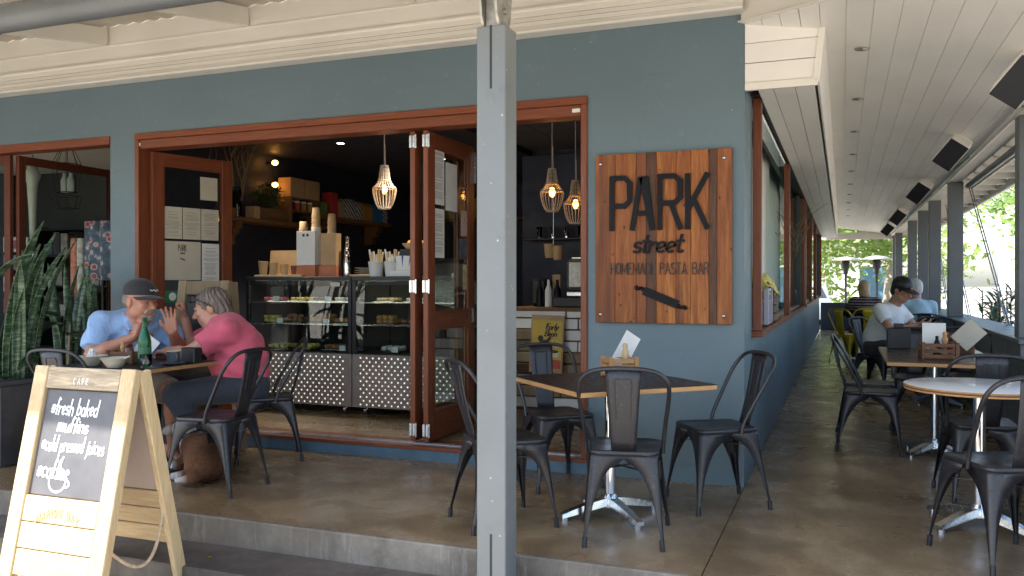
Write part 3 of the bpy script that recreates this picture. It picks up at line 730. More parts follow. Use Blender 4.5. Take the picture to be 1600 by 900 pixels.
q = MB(); q.lathe([(0,.728),(.352,.728),(.356,.726)], n=56, capb=False); q.build('tabletop', plain('white_laminate',(.76,.77,.75),.16), rt)
for i,(z0,z1,m_) in enumerate(((.717,.7255,M['ply']),(.709,.7168,M['shelf']),(.700,.7088,M['ply']))):
    q = MB(); q.lathe([(.1,z0),(.357-.001*i,z0),(.358-.001*i,(z0+z1)/2),(.357-.001*i,z1)], n=56, capb=False); q.build('rim_layer', m_, rt)
make_base(rt, .70, .30, 4, 45)

# ------------------------------------------------------------ condiment crates and table things
def caddy(name, loc, rz_, label, m, w=.15, d=.15, h=.11, cross=True):
    t = empty(name, loc, rz_, label, 'caddy')
    for sx in (-1,1):
        for sy in (-1,1):
            q = MB(); q.rbox(sx*w/2-.011,sx*w/2+.011,sy*d/2-.011,sy*d/2+.011,0,h+.012,.002); q.build('corner_post', m, t)
    for i in range(3):
        z = .008+i*(h-.03)/2
        for s in (-1,1):
            q = MB(); q.rbox(-w/2+.012,w/2-.012,s*d/2-.005,s*d/2+.005,z,z+.026,.002); q.build('slat', m, t)
            q = MB(); q.rbox(s*w/2-.005,s*w/2+.005,-d/2+.012,d/2-.012,z,z+.026,.002); q.build('slat', m, t)
    q = MB(); q.rbox(-w/2+.006,w/2-.006,-d/2+.006,d/2-.006,.001,.007,.001); q.build('bottom_board', m, t)
    if cross:
        q = MB(); q.bar((-w/2+.01,-d/2-.008,h-.004),(w/2-.01,-d/2-.008,.012),.006,.018,(0,0,1)); q.build('diagonal_slat', m, t)
    return t
def bottle_obj(name, loc, prof, mat, label, cat, capm=None, cap=None, group=None):
    q = MB(); q.lathe(prof, n=16, capt=True); 
    o = q.build(name, mat); o.location = loc; T(o, label, cat, group)
    if cap: q = MB(); q.lathe(cap, n=14, capt=True); q.build('cap', capm, o)
    return o
TZ = .7305
pepper = [(.022,0),(.023,.02),(.016,.05),(.014,.09),(.020,.12),(.021,.13),(.012,.145),(.013,.155),(.016,.165),(.010,.178),(.001,.18)]
caddy('condiment_crate', (-1.16,4.62,TZ), rad(38), 'pale slatted timber caddy with menus on the square black table', M['kraft'] and M['ply'], .15, .12, .10, False)
bottle_obj('pepper_mill', (-1.13,4.63,TZ+.008), pepper, M['pine'], 'pale turned timber pepper mill in the caddy on the black table', 'pepper mill')
def leaf_card(name, loc, rot, w, h, mat, label, cat='menu', t=.003):
    q = MB(); q.box(-w/2,w/2,-t/2,t/2,0,h); o = q.build(name, mat); o.location = loc; o.rotation_euler = rot; return T(o, label, cat)
leaf_card('menu_card', (-1.19,4.66,TZ+.045), (rad(-8),rad(33),rad(35)), .10, .22, M['paperw'], 'white menu card standing cornerwise in the caddy on the black table')
caddy('condiment_crate', (.62,6.52,TZ), rad(4), 'dark slatted timber crate with diagonal brace on the long dark table', M['crate'], .21, .16, .105)
leaf_card('menu_card', (.60,6.56,TZ+.02), (rad(-6),0,rad(4)), .15, .225, M['paperw'], 'white card standing upright in the dark slatted crate')
bottle_obj('pepper_mill', (.66,6.52,TZ+.008), pepper, M['ply'], 'timber pepper mill in the dark slatted crate', 'pepper mill')
bottle_obj('sauce_bottle', (.61,6.50,TZ+.008), [(.024,0),(.024,.09),(.01,.125),(.01,.15)], M['blackg'], 'small dark sauce bottle in the dark slatted crate', 'bottle')
bottle_obj('sauce_jar', (.70,6.53,TZ+.008), [(.026,0),(.026,.09),(.02,.1)], plain('dark_red_sauce',(.10,.012,.01),.2), 'squat dark red sauce jar in the dark slatted crate', 'jar')
leaf_card('menu_card', (.80,7.0,TZ+.075), (rad(-8),rad(44),rad(-10)), .15, .19, M['kraft'] if False else M['paper'], 'grey beige clipboard menu tipped on its corner behind the dark slatted crate')
caddy('condiment_crate', (.82,7.1,TZ), rad(-6), 'second slatted timber crate behind the clipboard menu', M['crate'], .17, .15, .14)
ct = empty('napkin_holder', (.42,7.42,TZ), rad(2), 'black upright napkin holder on the long dark table', 'holder')
q = MB(); q.rbox(-.085,.085,-.05,.05,0,.165,.006); q.build('body', M['black'], ct)
q = MB(); q.rbox(-.035,.035,-.03,.03,.166,.20,.004); q.build('top_tab', M['black'], ct)

# men's table
t0 = Vector((-4.285,4.24,TZ))
M['botglass'] = NT('green_bottle_glass').col((.02,.22,.07)).rough(.06).set(Transmission_Weight=.75, IOR=1.45).m
bo = bottle_obj('green_bottle', (-4.09,4.11,TZ), [(.002,.004),(.037,.0),(.040,.006),(.040,.15),(.036,.18),(.018,.235),(.014,.26),(.0135,.295),(.016,.297),(.016,.305),(.012,.307)], M['botglass'], 'tall green glass water bottle on the table of the two people', 'bottle')
q = MB(); q.lathe([(.0403,.05),(.0403,.12)], n=16, capb=False); q.build('label_band', plain('green_label',(.03,.13,.06),.5), bo)
def bowl(loc, label):
    q = MB(); q.lathe([(.0,.006),(.040,.0),(.044,.004),(.072,.045),(.086,.062),(.0895,.064),(.085,.060),(.068,.040),(.04,.012),(.0,.010)], n=28, capb=False)
    o = q.build('stoneware_bowl', M['ceramw']); o.location = loc; return T(o, label, 'bowl')
b1 = bowl((-4.42,4.02,TZ), 'cream stoneware bowl with a crumpled white napkin inside')
b2 = bowl((-4.18,3.96,TZ), 'empty cream stoneware bowl with a spoon resting on its rim')
q = MB(); random.seed(5)
pts = []
for i in range(7):
    row = []
    for j in range(9):
        a = j/8*2*math.pi; r_ = (.036*(1-.4*i/6))*(1+.35*math.sin(3*a+i)+random.uniform(-.18,.18)); row.append((r_*math.cos(a), r_*math.sin(a)*.8, .03+.075*i/6+random.uniform(-.006,.006)))
    row[-1] = row[0]; pts.append(row)
q.grid(pts, False); q.add(pts[-1][:-1],[tuple(range(8))]); o = q.build('napkin', M['paperw']); o.location = (-4.43,4.02,TZ); T(o, 'crumpled white paper napkin in the left stoneware bowl', 'napkin')
q = MB(); q.tube([(-4.13,3.955,TZ+.045),(-4.05,3.95,TZ+.078)], [.003,.004], 6); T(q.build('spoon', M['ceramw']), 'pale spoon resting on the rim of the empty bowl', 'spoon')
M['waterglass'] = NT('tumbler_glass').col((.95,.97,.97)).rough(.02).set(Transmission_Weight=1.0, IOR=1.45).m
q = MB(); q.lathe([(0,.0),(.031,.0),(.033,.01),(.0375,.082),(.0355,.082),(.031,.016),(0,.014)], n=12, capb=False)
o = q.build('water_glass', M['waterglass']); o.location = (-4.00,4.03,TZ); T(o, 'clear faceted tumbler beside the green bottle', 'glass')
mg = empty('coffee_mug', (-4.0,4.26,TZ), rad(-30), 'dark grey stoneware mug on a matching saucer', 'mug')
q = MB(); q.lathe([(0,.008),(.032,.006),(.04,.016),(.043,.085),(.0435,.086),(.040,.085),(.037,.02),(0,.016)], n=24, capb=False); q.build('cup', M['ceramg'], mg)
q = MB(); q.lathe([(.0436,.0855),(.0438,.089),(.040,.089),(.0395,.0855)], n=24, capb=False); q.build('rim', M['ceramw'], mg)
q = MB(); q.tube(bez((.041,0,.072),(.075,0,.08),(.075,0,.025),(.040,0,.028),8), .0055, 8); q.build('handle', M['ceramg'], mg)
q = MB(); q.lathe([(0,.002),(.045,.0),(.075,.012),(.078,.014),(.075,.015),(.045,.005),(0,.004)], n=28, capb=False); q.build('saucer', M['ceramg'], mg)
caddy('condiment_crate', (-4.36,4.22,TZ), rad(10), 'small brown slatted timber caddy with sauces between the two people', M['crate'], .17, .12, .075, False)
bottle_obj('sauce_jar', (-4.33,4.22,TZ+.008), [(.028,0),(.028,.085),(.022,.097),(.024,.10),(.024,.118)], plain('brown_sauce',(.10,.02,.012),.15), 'small dark red brown sauce jar in the caddy of the two people', 'jar')
bottle_obj('pepper_mill', (-4.39,4.23,TZ+.008), [(r_,z_*.75) for r_,z_ in pepper], M['ply'], 'short pale pepper mill in the caddy of the two people', 'pepper mill')
leaf_card('menu_card', (-4.30,4.25,TZ+.03), (rad(-6),rad(38),rad(25)), .11, .17, M['paperw'], 'folded white card standing cornerwise in the caddy of the two people')
q = MB(); q.rbox(-.055,.055,-.04,.04,0,.10,.006); o = q.build('dark_wallet_box', M['black']); o.location = (-3.98,4.40,TZ); T(o, 'small black box behind the tumbler', 'box')

# ------------------------------------------------------------ the big timber sign on the wall
SG = empty('wall_sign', (-1.058, WY-.03, 1.0), 0, 'reclaimed timber plank sign with black raised letters on the blue wall', 'sign')
SW, SH = .862, 1.08
def sign_wood():
    m = NT('reclaimed_sign_timber'); co = m.co((11,11,.7)); co2 = m.co((1,1,1))
    n = m.noise(co, 2.4, 7, .62, 1.0); n2 = m.noise(co, 12, 5, .65, .6); n3 = m.noise(m.co((5,5,.45)), 1.3, 4, .6)
    c = m.ramp(n, [(.25,(.12,.034,.009)),(.45,(.31,.10,.024)),(.70,(.50,.20,.055))])
    c = m.mix(m.rng(n2,.45,.7,0,.55), c, (.065,.025,.014)); c = m.mix(m.rng(n3,.50,.64,0,.82), c, (.034,.020,.016))
    oi = m.node('ObjectInfo'); c = m.mix(m.rng(oi.outputs['Random'],0,1,0,.7), c, (.16,.05,.022))
    v = m.node('TexVoronoi'); v.inputs['Scale'].default_value = 1.6; m.l(m.co((7,7,5)), v.inputs['Vector']); c = m.mix(m.rng(v.outputs['Distance'],.05,.10,.85,0), c, (.02,.012,.01))
    m.col(c).rough(m.rng(n2,.3,.7,.36,.58)).set(Specular_IOR_Level=.22); m.bump(n2,.35,.004); return m.m
M['signwood'] = sign_wood(); M['signwoodd'] = wood('dark_stained_sign_timber', (.045,.024,.016), (.21,.075,.026), 'z', .5, 1, .3, .1)
ed = [0,.13,.267,.332,.396,.520,.612,.722,.772,.862]
for i in range(9):
    q = MB(); q.rbox(ed[i]-SW/2+.0006, ed[i+1]-SW/2-.0006, -.012+.002*(i%3), .026, 0, SH, .002); q.build('plank', M['signwoodd'] if i in (3,7) else M['signwood'], SG, (0,0,0))
letters = {'P':[[(0,0),(0,1)],[(0,1),(.72,1),(1,.90),(1,.55),(.72,.45),(0,.45)]],'A':[[(0,0),(.42,1),(.58,1),(1,0)],[(.17,.30),(.83,.30)]],'R':[[(0,0),(0,1)],[(0,1),(.72,1),(1,.90),(1,.58),(.72,.48),(0,.48)],[(.55,.48),(1,0)]],'K':[[(0,0),(0,1)],[(1,1),(.06,.38)],[(.30,.55),(1,0)]]}
for ch,a,b in (('P',.112,.228),('A',.245,.372),('R',.420,.548),('K',.594,.712)):
    q = stroke_mesh([[(x*(b-a),y*.325) for x,y in L] for L in letters[ch]], .031, .016, lambda u,v,d,a=a: Vector((a-SW/2+u, -.014-d, .598+v)))
    q.build('letter', M['blackg'], SG, fixn=True)
ls, wd = text_strokes('street', .125, 1.05, .0, .22)
ls = [[(p.x,p.y) for p in smooth_path([Vector((x,y,0)) for x,y in L],3)] for L in ls]
ls.append([(.01,.004),(wd*.93,.004)])
q = stroke_mesh(ls[:-1], .0135, .012, lambda u,v,d: Vector((.245-SW/2+u*(.315/wd), -.014-d, .448+v))); q.build('script_lettering', M['blackg'], SG, fixn=True)
ls, wd = text_strokes('HOMEMADE PASTA BAR', .070, 1., .13)
q = stroke_mesh(ls, .0062, .004, lambda u,v,d: Vector((.105-SW/2+u*(.625/wd), -.014-d, .310+v))); q.build('small_lettering', M['ink'], SG, fixn=True)
# pasta roller emblem
q = MB(); a = Vector((.318-SW/2,-.020,.205)); b = Vector((.533-SW/2,-.020,.118)); d = (b-a).normalized(); n_ = Vector((-d.z,0,d.x))
q.bar(a,b,.012,.052,(0,0,1)); em = q.build('emblem', M['blackg'], SG)
for p,e,sg in ((a,-1,1),(b,1,-1)):
    q = MB(); q.tube(smooth_path([p+d*e*.002+n_*.0, p+d*e*.022+n_*.012*sg, p+d*e*.038-n_*.004*sg, p+d*e*.06+n_*.006*sg],4), [.012]*3+[.008]*6+[.012]*3+[.011], 8); q.build('emblem_handle', M['blackg'], SG)
    q = MB(); q.bar(p-d*e*.01-n_*.026, p-d*e*.01+n_*.026, .014, .004, (0,1,0)); q.build('emblem_line', plain('emblem_silver',(.4,.4,.42),.3), SG)
for x,z in ((.032,.05),(SW-.05,.05),(.032,SH-.06),(SW-.05,SH-.06)):
    q = MB(); q.lathe([(.011,0),(.010,.004),(0,.006)], (0,0,0), 12, False, False, Mt((0,0,0), rad(90))); q.build('screw', M['steel'], SG, (x-SW/2,-.013,z))

# ------------------------------------------------------------ chalkboard easel on the pavement
def easel(name, loc, rz_, label, Wd=.62, Hh=1.135, lean=.25, back=.26, m=None, mx=None, text=True, panel=None):
    t = empty(name, loc, rz_, label, 'sandwich board')
    m = m or M['pine']; mx = mx or M['pinex']; L = math.hypot(Hh, lean); A = math.atan2(lean, Hh)
    F = Mt((0,0,Hh), rx=-A)                                # leaf space: z negative goes down the leaf, -y is its face
    def lb(x0,x1,z0,z1,y0=-.02,y1=.006,nm='rail',mt=None,par=t,b=.004):
        q = MB(); q.rbox(x0,x1,y0,y1,z0,z1,b,F); return q.build(nm, mt or mx, par)
    for s in (-1,1): lb(min(s*Wd/2,s*(Wd/2-.085)), max(s*Wd/2,s*(Wd/2-.085)), -L, 0, -.03, .014, 'stile', m)
    xi = Wd/2-.0855
    tr = lb(-xi, xi, -.105, -.004, -.027, .010, 'top_rail', M['railgrain'] if text else mx)
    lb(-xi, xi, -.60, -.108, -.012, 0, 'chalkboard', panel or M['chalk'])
    for i,(a,b) in enumerate(((-.72,-.603),(-.84,-.723),(-.96,-.843))): lb(-xi, xi, a, b-.001, -.026+.001*i, .008, 'front_board', mx)
    Lb = math.hypot(Hh-.02, back); Ab = math.atan2(back, Hh-.02)
    G = Mt((0,.03,Hh-.01), rx=Ab)
    for s in (-1,1):
        q = MB(); q.rbox(min(s*Wd/2,s*(Wd/2-.03)), max(s*Wd/2,s*(Wd/2-.03)), -.035, .035, -Lb, 0, .004, G); q.build('back_leg', m, t)
    q = MB(); q.rbox(-Wd/2+.031, Wd/2-.031, -.004, .004, -.60, -.02, .001, G); q.build('back_panel', paint('pinkish_ply_back',(.46,.36,.30),.7,.06,4), t)
    for i in range(3):
        q = MB(); q.rbox(-Wd/2+.031, Wd/2-.031, -.011, .011, -.60-.092*(i+1), -.604-.092*i, .003, G); q.build('back_board', mx, t)
    return t, F, tr
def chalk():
    m = NT('glare_greyed_chalkboard'); co = m.co(); n = m.noise(co, 5, 5, .6)
    m.col(m.ramp(n,[(.3,(.070,.070,.074)),(.7,(.115,.112,.118))])).rough(.55); return m.m  # grey lifted to paint in sun glare, over a mottle of chalk dust
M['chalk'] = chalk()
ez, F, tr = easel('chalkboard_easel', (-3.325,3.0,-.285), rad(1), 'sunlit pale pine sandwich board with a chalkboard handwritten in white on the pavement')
M['chalkw'] = plain('white_chalk_marker', (.82,.82,.80), .8)
random.seed(3)
xi = .2245
for txt,x,z,h,wd_ in (('*fresh baked',-.175,-.225,.075,.29),('muffins',-.115,-.305,.07,.19),('*cold pressed juices',-.195,-.395,.07,.385),('*coffee',-.195,-.52,.085,.20)):
    ls, wd = text_strokes(txt, h, .8, .08, .12, .05)
    q = stroke_mesh(ls, .0088, .0012, lambda u,v,d,x=x,z=z: F @ Vector((x+u*(wd_/wd), -.0125-d, z+v))); q.build('chalk_writing', M['chalkw'], ez, fixn=True)
# little coffee cup sketch with steam
ls = [arc(0,0,.05,.045,180,360,8)+[(.05,.02),(-.05,.02),(-.05,0)], arc(.055,-.005,.018,.015,90,-90,5), [(.0,.03),(.012,.06),(0,.085),(.014,.115)]]
q = stroke_mesh(ls, .009, .0012, lambda u,v,d: F @ Vector((-.06+u, -.0127-d, -.535+v-.0))); q.build('chalk_drawing', M['chalkw'], ez, fixn=True)
ls, wd = text_strokes('CAFE', .028, 1., .5)
q = stroke_mesh(ls, .004, .001, lambda u,v,d: F @ Vector((-wd/2+u, -.0275-d, -.082+v))); q.build('rail_lettering', M['paperw'], ez, fixn=True)
ls, wd = text_strokes('MARION BAY', .034, 1., .35)
q = stroke_mesh(ls, .005, .001, lambda u,v,d: F @ Vector((-wd/2+u, -.0275-d, -.685+v-2.2*(u-wd/2)**2))); q.build('board_lettering', M['pine'] if False else plain('faded_tan_print',(.42,.33,.16),.8), ez, fixn=True)
q = MB(); q.tube(bez((.27,-.17,.36),(.30,.0,.16),(.30,.10,.17),(.285,.165,.44),14), .008, 8); q.build('rope', M['rope'], ez)
# second timber framed board standing behind the table
ez2, F2, _ = easel('leaning_chalkboard', (-4.42,5.04,0), rad(-4), 'weathered timber framed blackboard standing behind the two people', .50, 1.27, .16, .10, M['oldwood'], M['oldwood'], False, M['black'])
# ------------------------------------------------------------ cafe interior
FZ = .096
M['lit'] = plain('backlit_perforation', (.8,.75,.65), .5, 0, (1,.9,.72), .2)
M['casesteel'] = paint('brushed_case_panel', (.34,.30,.27), .36, .12, 3, .03, .55)
M['strip'] = plain('lit_case_strip', (1,1,1), .4, 0, (1,.84,.60), 5)
def display_case(x0, x1, label):
    y0, y1 = 6.40, 7.10; t = empty('display_case', ((x0+x1)/2, y0, FZ), 0, label, 'display case')
    def b(nm, m, a, kind=None):
        q = MB(); q.rbox(*a, .003); o = wb(q, nm, m, t); return o
    b('front_panel', M['casesteel'], (x0,x1,y0,y0+.02,.165,.63)); b('base', M['black'], (x0+.02,x1-.02,y0+.03,y1,.17,.64))
    b('top', M['black'], (x0,x1,y0-.005,y1,1.275,1.312)); b('back_panel', M['black'], (x0,x1,y1-.02,y1,.645,1.274))
    for xx in (x0,x1-.035): b('upright', M['black'], (xx,xx+.035,y0,y0+.035,.632,1.274))
    for zz in (.875,1.075): b('shelf', M['steel'], (x0+.04,x1-.04,y0+.05,y1-.03,zz,zz+.012))
    q = MB(); q.box(x0+.036,x1-.036,y0+.004,y0+.010,.634,1.273); wb(q,'front_glass',M['glass'],t)
    q = MB(); q.box(x0+.06,x1-.06,y0+.06,y0+.075,1.262,1.272); wb(q,'light_strip',M['strip'],t); b('header', M['black'], (x0+.036,x1-.036,y0+.014,y0+.032,1.236,1.2738))
    q = MB(); z = .60; r_ = 0; n = 0
    while z > .19:
        x = x0+.085+(.031 if r_%2 else 0)
        while x < x1-.07: q.add([(x+.0085*math.cos(k*math.pi/4), y0-.0012, z+.0085*math.sin(k*math.pi/4)) for k in range(8)],[tuple(range(8))]); x += .062
        z -= .034; r_ += 1
    o = wb(q,'perforations',M['lit'],t); o['kind'] = 'stuff'
    for xx in (x0+.10,x1-.10):
        q = MB(); q.tube([(xx-.012,y0+.08,.132),(xx+.012,y0+.08,.132)],.034,14); q.rbox(xx-.018,xx+.018,y0+.06,y0+.10,.14,.172,.002); wb(q,'caster',M['steel'],t)
    return t
display_case(-5.15,-4.02,'black and steel cake display case with perforated front nearer the blackboard')
display_case(-4.01,-2.88,'black and steel cake display case with perforated front beside the folded doors')
random.seed(21)
cakes = {'choc':paint('chocolate_cake',(.05,.022,.012),.6,.3,30,.3),'lemon':paint('yellow_icing',(.62,.47,.09),.5,.1,20,.2),'bake':paint('golden_pastry',(.42,.20,.06),.6,.3,30,.4),'pink':paint('pink_icing',(.5,.10,.13),.5,.1,20,.2),'nut':paint('brown_slice',(.22,.11,.045),.7,.3,30,.4),'cream':paint('cream_sponge',(.58,.46,.28),.6,.15,20,.3),'white':paint('white_wrap',(.55,.53,.5),.6,.1,20,.2)}
def tray(x, y, z, kind, n, label, roll=False):
    t = empty('pastry_tray', (x,y,z), 0, label, 'pastries')
    q = MB(); q.rbox(-.10,.10,-.13,.13,0,.006,.002); q.build('tray', M['steel'], t)
    for i in range(n):
        a = (-.06+.06*(i%3)+random.uniform(-.006,.006), -.085+.057*((i//3)%4)+random.uniform(-.005,.005)); h = .034*(i//12)
        q = MB()
        if roll: q.ball((a[0],a[1],.028+h),(.030,.024,.022),10)
        else: q.rbox(a[0]-.025,a[0]+.025,a[1]-.024,a[1]+.024,.007+h,.036+h,.005)
        q.build('pastry', cakes[kind], t)
    return t
spec = [(-4.95,1.088,'pink',9,0,'tray of pink iced slices on the top case shelf'),(-4.66,1.088,'lemon',12,0,'tray of yellow iced slices on the top case shelf'),(-4.42,1.088,'choc',12,0,'tray of dark chocolate slices on the top case shelf'),(-4.18,1.088,'white',9,0,'tray of pale wrapped slices on the top case shelf'),
 (-4.95,.888,'lemon',15,0,'stack of yellow sponge slices on the middle case shelf'),(-4.70,.888,'nut',16,1,'pile of brown rolls on the middle case shelf'),(-4.45,.888,'bake',24,1,'high pile of golden pastries on the middle case shelf'),(-4.20,.888,'bake',12,1,'row of golden pastries on the middle case shelf'),
 (-4.90,.65,'lemon',12,0,'yellow topped cake squares on the case floor'),(-4.60,.65,'lemon',9,1,'pale yellow rolls on the case floor'),(-4.30,.65,'nut',9,1,'dark brown buns on the case floor'),
 (-3.75,.888,'bake',18,1,'golden croissant pile on the middle shelf of the case by the doors'),(-3.50,.888,'nut',12,1,'nutty buns on the middle shelf of the case by the doors'),(-3.25,.888,'bake',12,1,'golden rolls seen through the folded door glass'),(-3.75,1.088,'cream',9,0,'cream sponge slices on the top shelf of the case by the doors'),(-3.45,1.088,'white',9,0,'white iced slices on the top shelf of the case by the doors'),(-3.7,.65,'white',9,1,'white wrapped rolls on the floor of the case by the doors'),(-3.4,.65,'choc',9,0,'chocolate squares on the floor of the case by the doors')]
for x,z,k,n,r_,lab in spec: tray(x, 6.62, z, k, n, lab, r_)
def card(loc, w, h, mat, label, cat, rot=(0,0,0), t=.002, name='price_card'):
    q = MB(); q.box(-w/2,w/2,-t/2,t/2,0,h); o = q.build(name, mat); o.location = loc; o.rotation_euler = rot; return T(o, label, cat)
for x,z,lab in ((-4.86,1.088,'pink slices'),(-4.30,1.088,'chocolate slices'),(-4.82,.888,'yellow sponge slices'),(-4.32,.888,'golden pastry pile'),(-4.15,.65,'dark brown buns'),(-3.62,.65,'white wrapped rolls'),(-3.3,.65,'chocolate squares')):
    card((x,6.462,z+.001),.065,.045,M['paperw'],'small white price card in front of the '+lab,'price card')
card((-4.18,6.392,1.225),.10,.035,M['paper'],'small cream label stuck to the upper glass of the left cake case','label')
# ---- things on top of the cases
CT = 1.3125
def cup(x, y, h, r, m, label, z=CT, lip=True, name='paper_cup', cat='cup', n=1):
    t = empty(name, (x,y,z), 0, label, cat)
    q = MB(); q.lathe([(r*.72,0),(r,h),(r*1.05,h+.003),(r*.98,h+.004),(r*.9,h-.006),(0,h-.008)], n=16); q.build('cup', m, t)
    for i in range(n-1):
        q = MB(); q.lathe([(r*.98,h+.005+.012*i),(r*1.03,h+.013+.012*i),(r*.9,h+.016+.012*i)], n=16, capb=False); q.build('nested_rim', m, t)
    return t
q = MB(); q.rbox(-5.14,-4.62,6.50,6.72,CT,CT+.018,.003); T(q.build('cup_board', M['pine']), 'pale timber board carrying a row of sample cups on the left case', 'board')
for i,(h,r_,lab) in enumerate(((.125,.047,'tallest kraft sample cup in the row on the timber board'),(.112,.043,'second tallest kraft sample cup in the row'),(.097,.041,'third kraft sample cup in the row'),(.082,.038,'smallest reddish sample cup in the row'))):
    cup(-5.08+.118*i, 6.56, h, r_, M['cupk'] if i < 3 else paint('red_brown_cup',(.16,.05,.035),.6), lab, CT+.0185)
card((-4.90,6.69,CT+.0185),.42,.235,M['kraft'],'large kraft menu board leaning behind the sample cups','board',(rad(-6),0,0),.008,'menu_board')
for i,(x,y,hh) in enumerate(((-4.80,6.80,.46),(-4.74,6.92,.60),(-4.58,6.95,.54))):
    t = empty('cup_stack', (x,y,CT), 0, ['slim stack of kraft cups beside the kraft menu board','tallest stack of kraft cups behind the white dispenser','stack of kraft cups behind the kraft carton'][i], 'cups')
    q = MB(); q.lathe([(.03,0),(.043,.1)]+[(.043+.002*(k%2),.1+.012*k) for k in range(int((hh-.2)/.012))], n=16); q.build('sleeve', M['paperw'], t)
    for k in range(3):
        q = MB(); z0 = hh-.12+k*.045; q.lathe([(.043,z0),(.034,z0+.10),(0,z0+.10)], n=16, capb=False); q.build('cup', M['cupk'], t)
bx = empty('card_dispenser', (-4.60,6.60,CT), 0, 'white straw dispenser box with orange base on the left case', 'box')
q = MB(); q.rbox(-.10,.10,-.05,.05,.108,.42,.003); q.build('white_box', M['paperw'], bx); q = MB(); q.rbox(-.106,.106,-.056,.056,0,.107,.003); q.build('orange_base', paint('orange_card',(.45,.15,.07),.7), bx)
q = MB(); [q.box(a-.012,a+.012,-.0512,-.0502,.37,.395) for a in (-.022,.022)]; q.build('print', M['ink'], bx)
bx = empty('card_dispenser', (-4.40,6.66,CT), rad(4), 'kraft carton with orange base beside the white straw dispenser', 'box')
q = MB(); q.rbox(-.08,.08,-.05,.05,.103,.40,.003); q.build('kraft_box', M['kraft'], bx); q = MB(); q.rbox(-.105,.086,-.056,.056,0,.102,.003); q.build('orange_base', paint('orange_card',(.45,.15,.07),.7), bx)
for i,(x,y,h) in enumerate(((-4.26,6.72,.30),(-4.20,6.62,.22),(-4.36,6.88,.36))):
    bottle_obj('steel_flask', (x,y,CT), [(.03,0),(.032,.01),(.032,h*.7),(.018,h*.85),(.016,h),(.02,h),(.02,h+.02)], M['chrome'] if i < 2 else M['steel'], ['chrome flask beside the kraft carton','shorter chrome flask before the plates','brushed flask behind the kraft carton'][i], 'flask')
for i in range(3):
    q = MB(); q.lathe([(.05,0),(.12,.018),(.125,.02),(.05,.006),(0,.006)], n=24); o = q.build('plate', M['ceramw']); o.location = (-4.06,6.74,CT+.021*i+.02); T(o, ['lowest plate of the white stack on the case','middle plate of the white stack on the case','topmost plate of the white stack on the case'][i], 'plate', 'stack of white plates')
q = MB(); q.lathe([(.14,0),(.15,.012),(.14,.02)], n=24, capt=True); o = q.build('serving_board', M['pine']); o.location = (-4.07,6.73,CT); T(o, 'round timber board under the white plates', 'board')
for i in range(2):
    t = empty('cutlery_tub', (-3.86+.16*i,6.56,CT), 0, ['white tub of wooden cutlery next to the plates','white tub of wooden cutlery next to the sachets'][i], 'tub')
    q = MB(); q.lathe([(.058,0),(.072,.13),(.075,.132),(.068,.128),(.055,.01),(0,.01)], n=20); q.build('tub', M['paperw'], t)
    for k in range(9):
        a = k*.7; q = MB(); q.bar((.03*math.cos(a),.03*math.sin(a),.02),(.062*math.cos(a),.062*math.sin(a),.20+.02*(k%3)),.016,.004); q.build('cutlery', M['paperw'] if k%2 else M['pine'], t)
sb = empty('sachet_box', (-3.58,6.54,CT), 0, 'white holder of blue and white sachets by the folded door', 'box')
q = MB(); q.rbox(-.10,.10,-.05,.05,0,.05,.004); q.build('holder', M['paperw'], sb)
for k in range(7):
    q = MB(); q.rbox(-.03,.03,-.002,.002,0,.15,.001); o = q.build('sachet', plain('blue_sachet',(.03,.06,.35),.5) if k%2 else M['paperw'], sb, (-.075+.025*k,-.01+.006*(k%2),.03), (0,rad(-18+6*k),0))
q = MB(); q.lathe([(.10,0),(.14,.05),(.135,.05),(.09,.008),(0,.008)], n=20); o = q.build('fruit_bowl', M['kraft']); o.location = (-3.60,6.84,CT+.25); 
T(o,'kraft bowl of lemons raised behind the sachets','bowl'); q = MB(); q.rbox(-.12,.12,-.1,.1,0,.25,.004); q.build('stand', M['black'], o, (0,0,-.25))
for k in range(6):
    q = MB(); q.ball((0,0,0),(.036,.03,.03),10); f = q.build('lemon', paint('lemon_peel',(.62,.40,.05),.5,.1,40,.2)); f.location = (-3.60+.055*math.cos(k*1.05),6.82+.055*math.sin(k*1.05),CT+.292+.012*(k%2)); T(f,'lemon heaped in the kraft bowl behind the sachets','lemon','lemons in the kraft bowl')

# ---- wall shelves on the navy side wall, with goods
def shelf(y0,y1,z,lab,m):
    t = empty('wall_shelf', (-6.0,(y0+y1)/2,z), 0, lab, 'shelf')
    q = MB(); q.rbox(-6.098,-5.82,y0,y1,z-.04,z,.006); wb(q,'board',m,t)
    for yy in (y0+.2,y1-.2):
        q = MB(); q.prism([(0,0),(.22,0),(.22,-.06),(.18,-.08),(.18,-.13),(.12,-.15),(.12,-.24),(0,-.26)],-.05,.05,Matrix(((1,0,0,-6.098),(0,0,1,yy),(0,1,0,z-.041),(0,0,0,1)))); wb(q,'corbel',m,t,fixn=True)
shelf(7.0,8.75,1.945,'rough timber shelf on the navy wall with vase and condiments',M['shelf'])
shelf(8.55,10.3,2.075,'rough timber shelf on the navy wall with bags of pasta',M['shelf'])
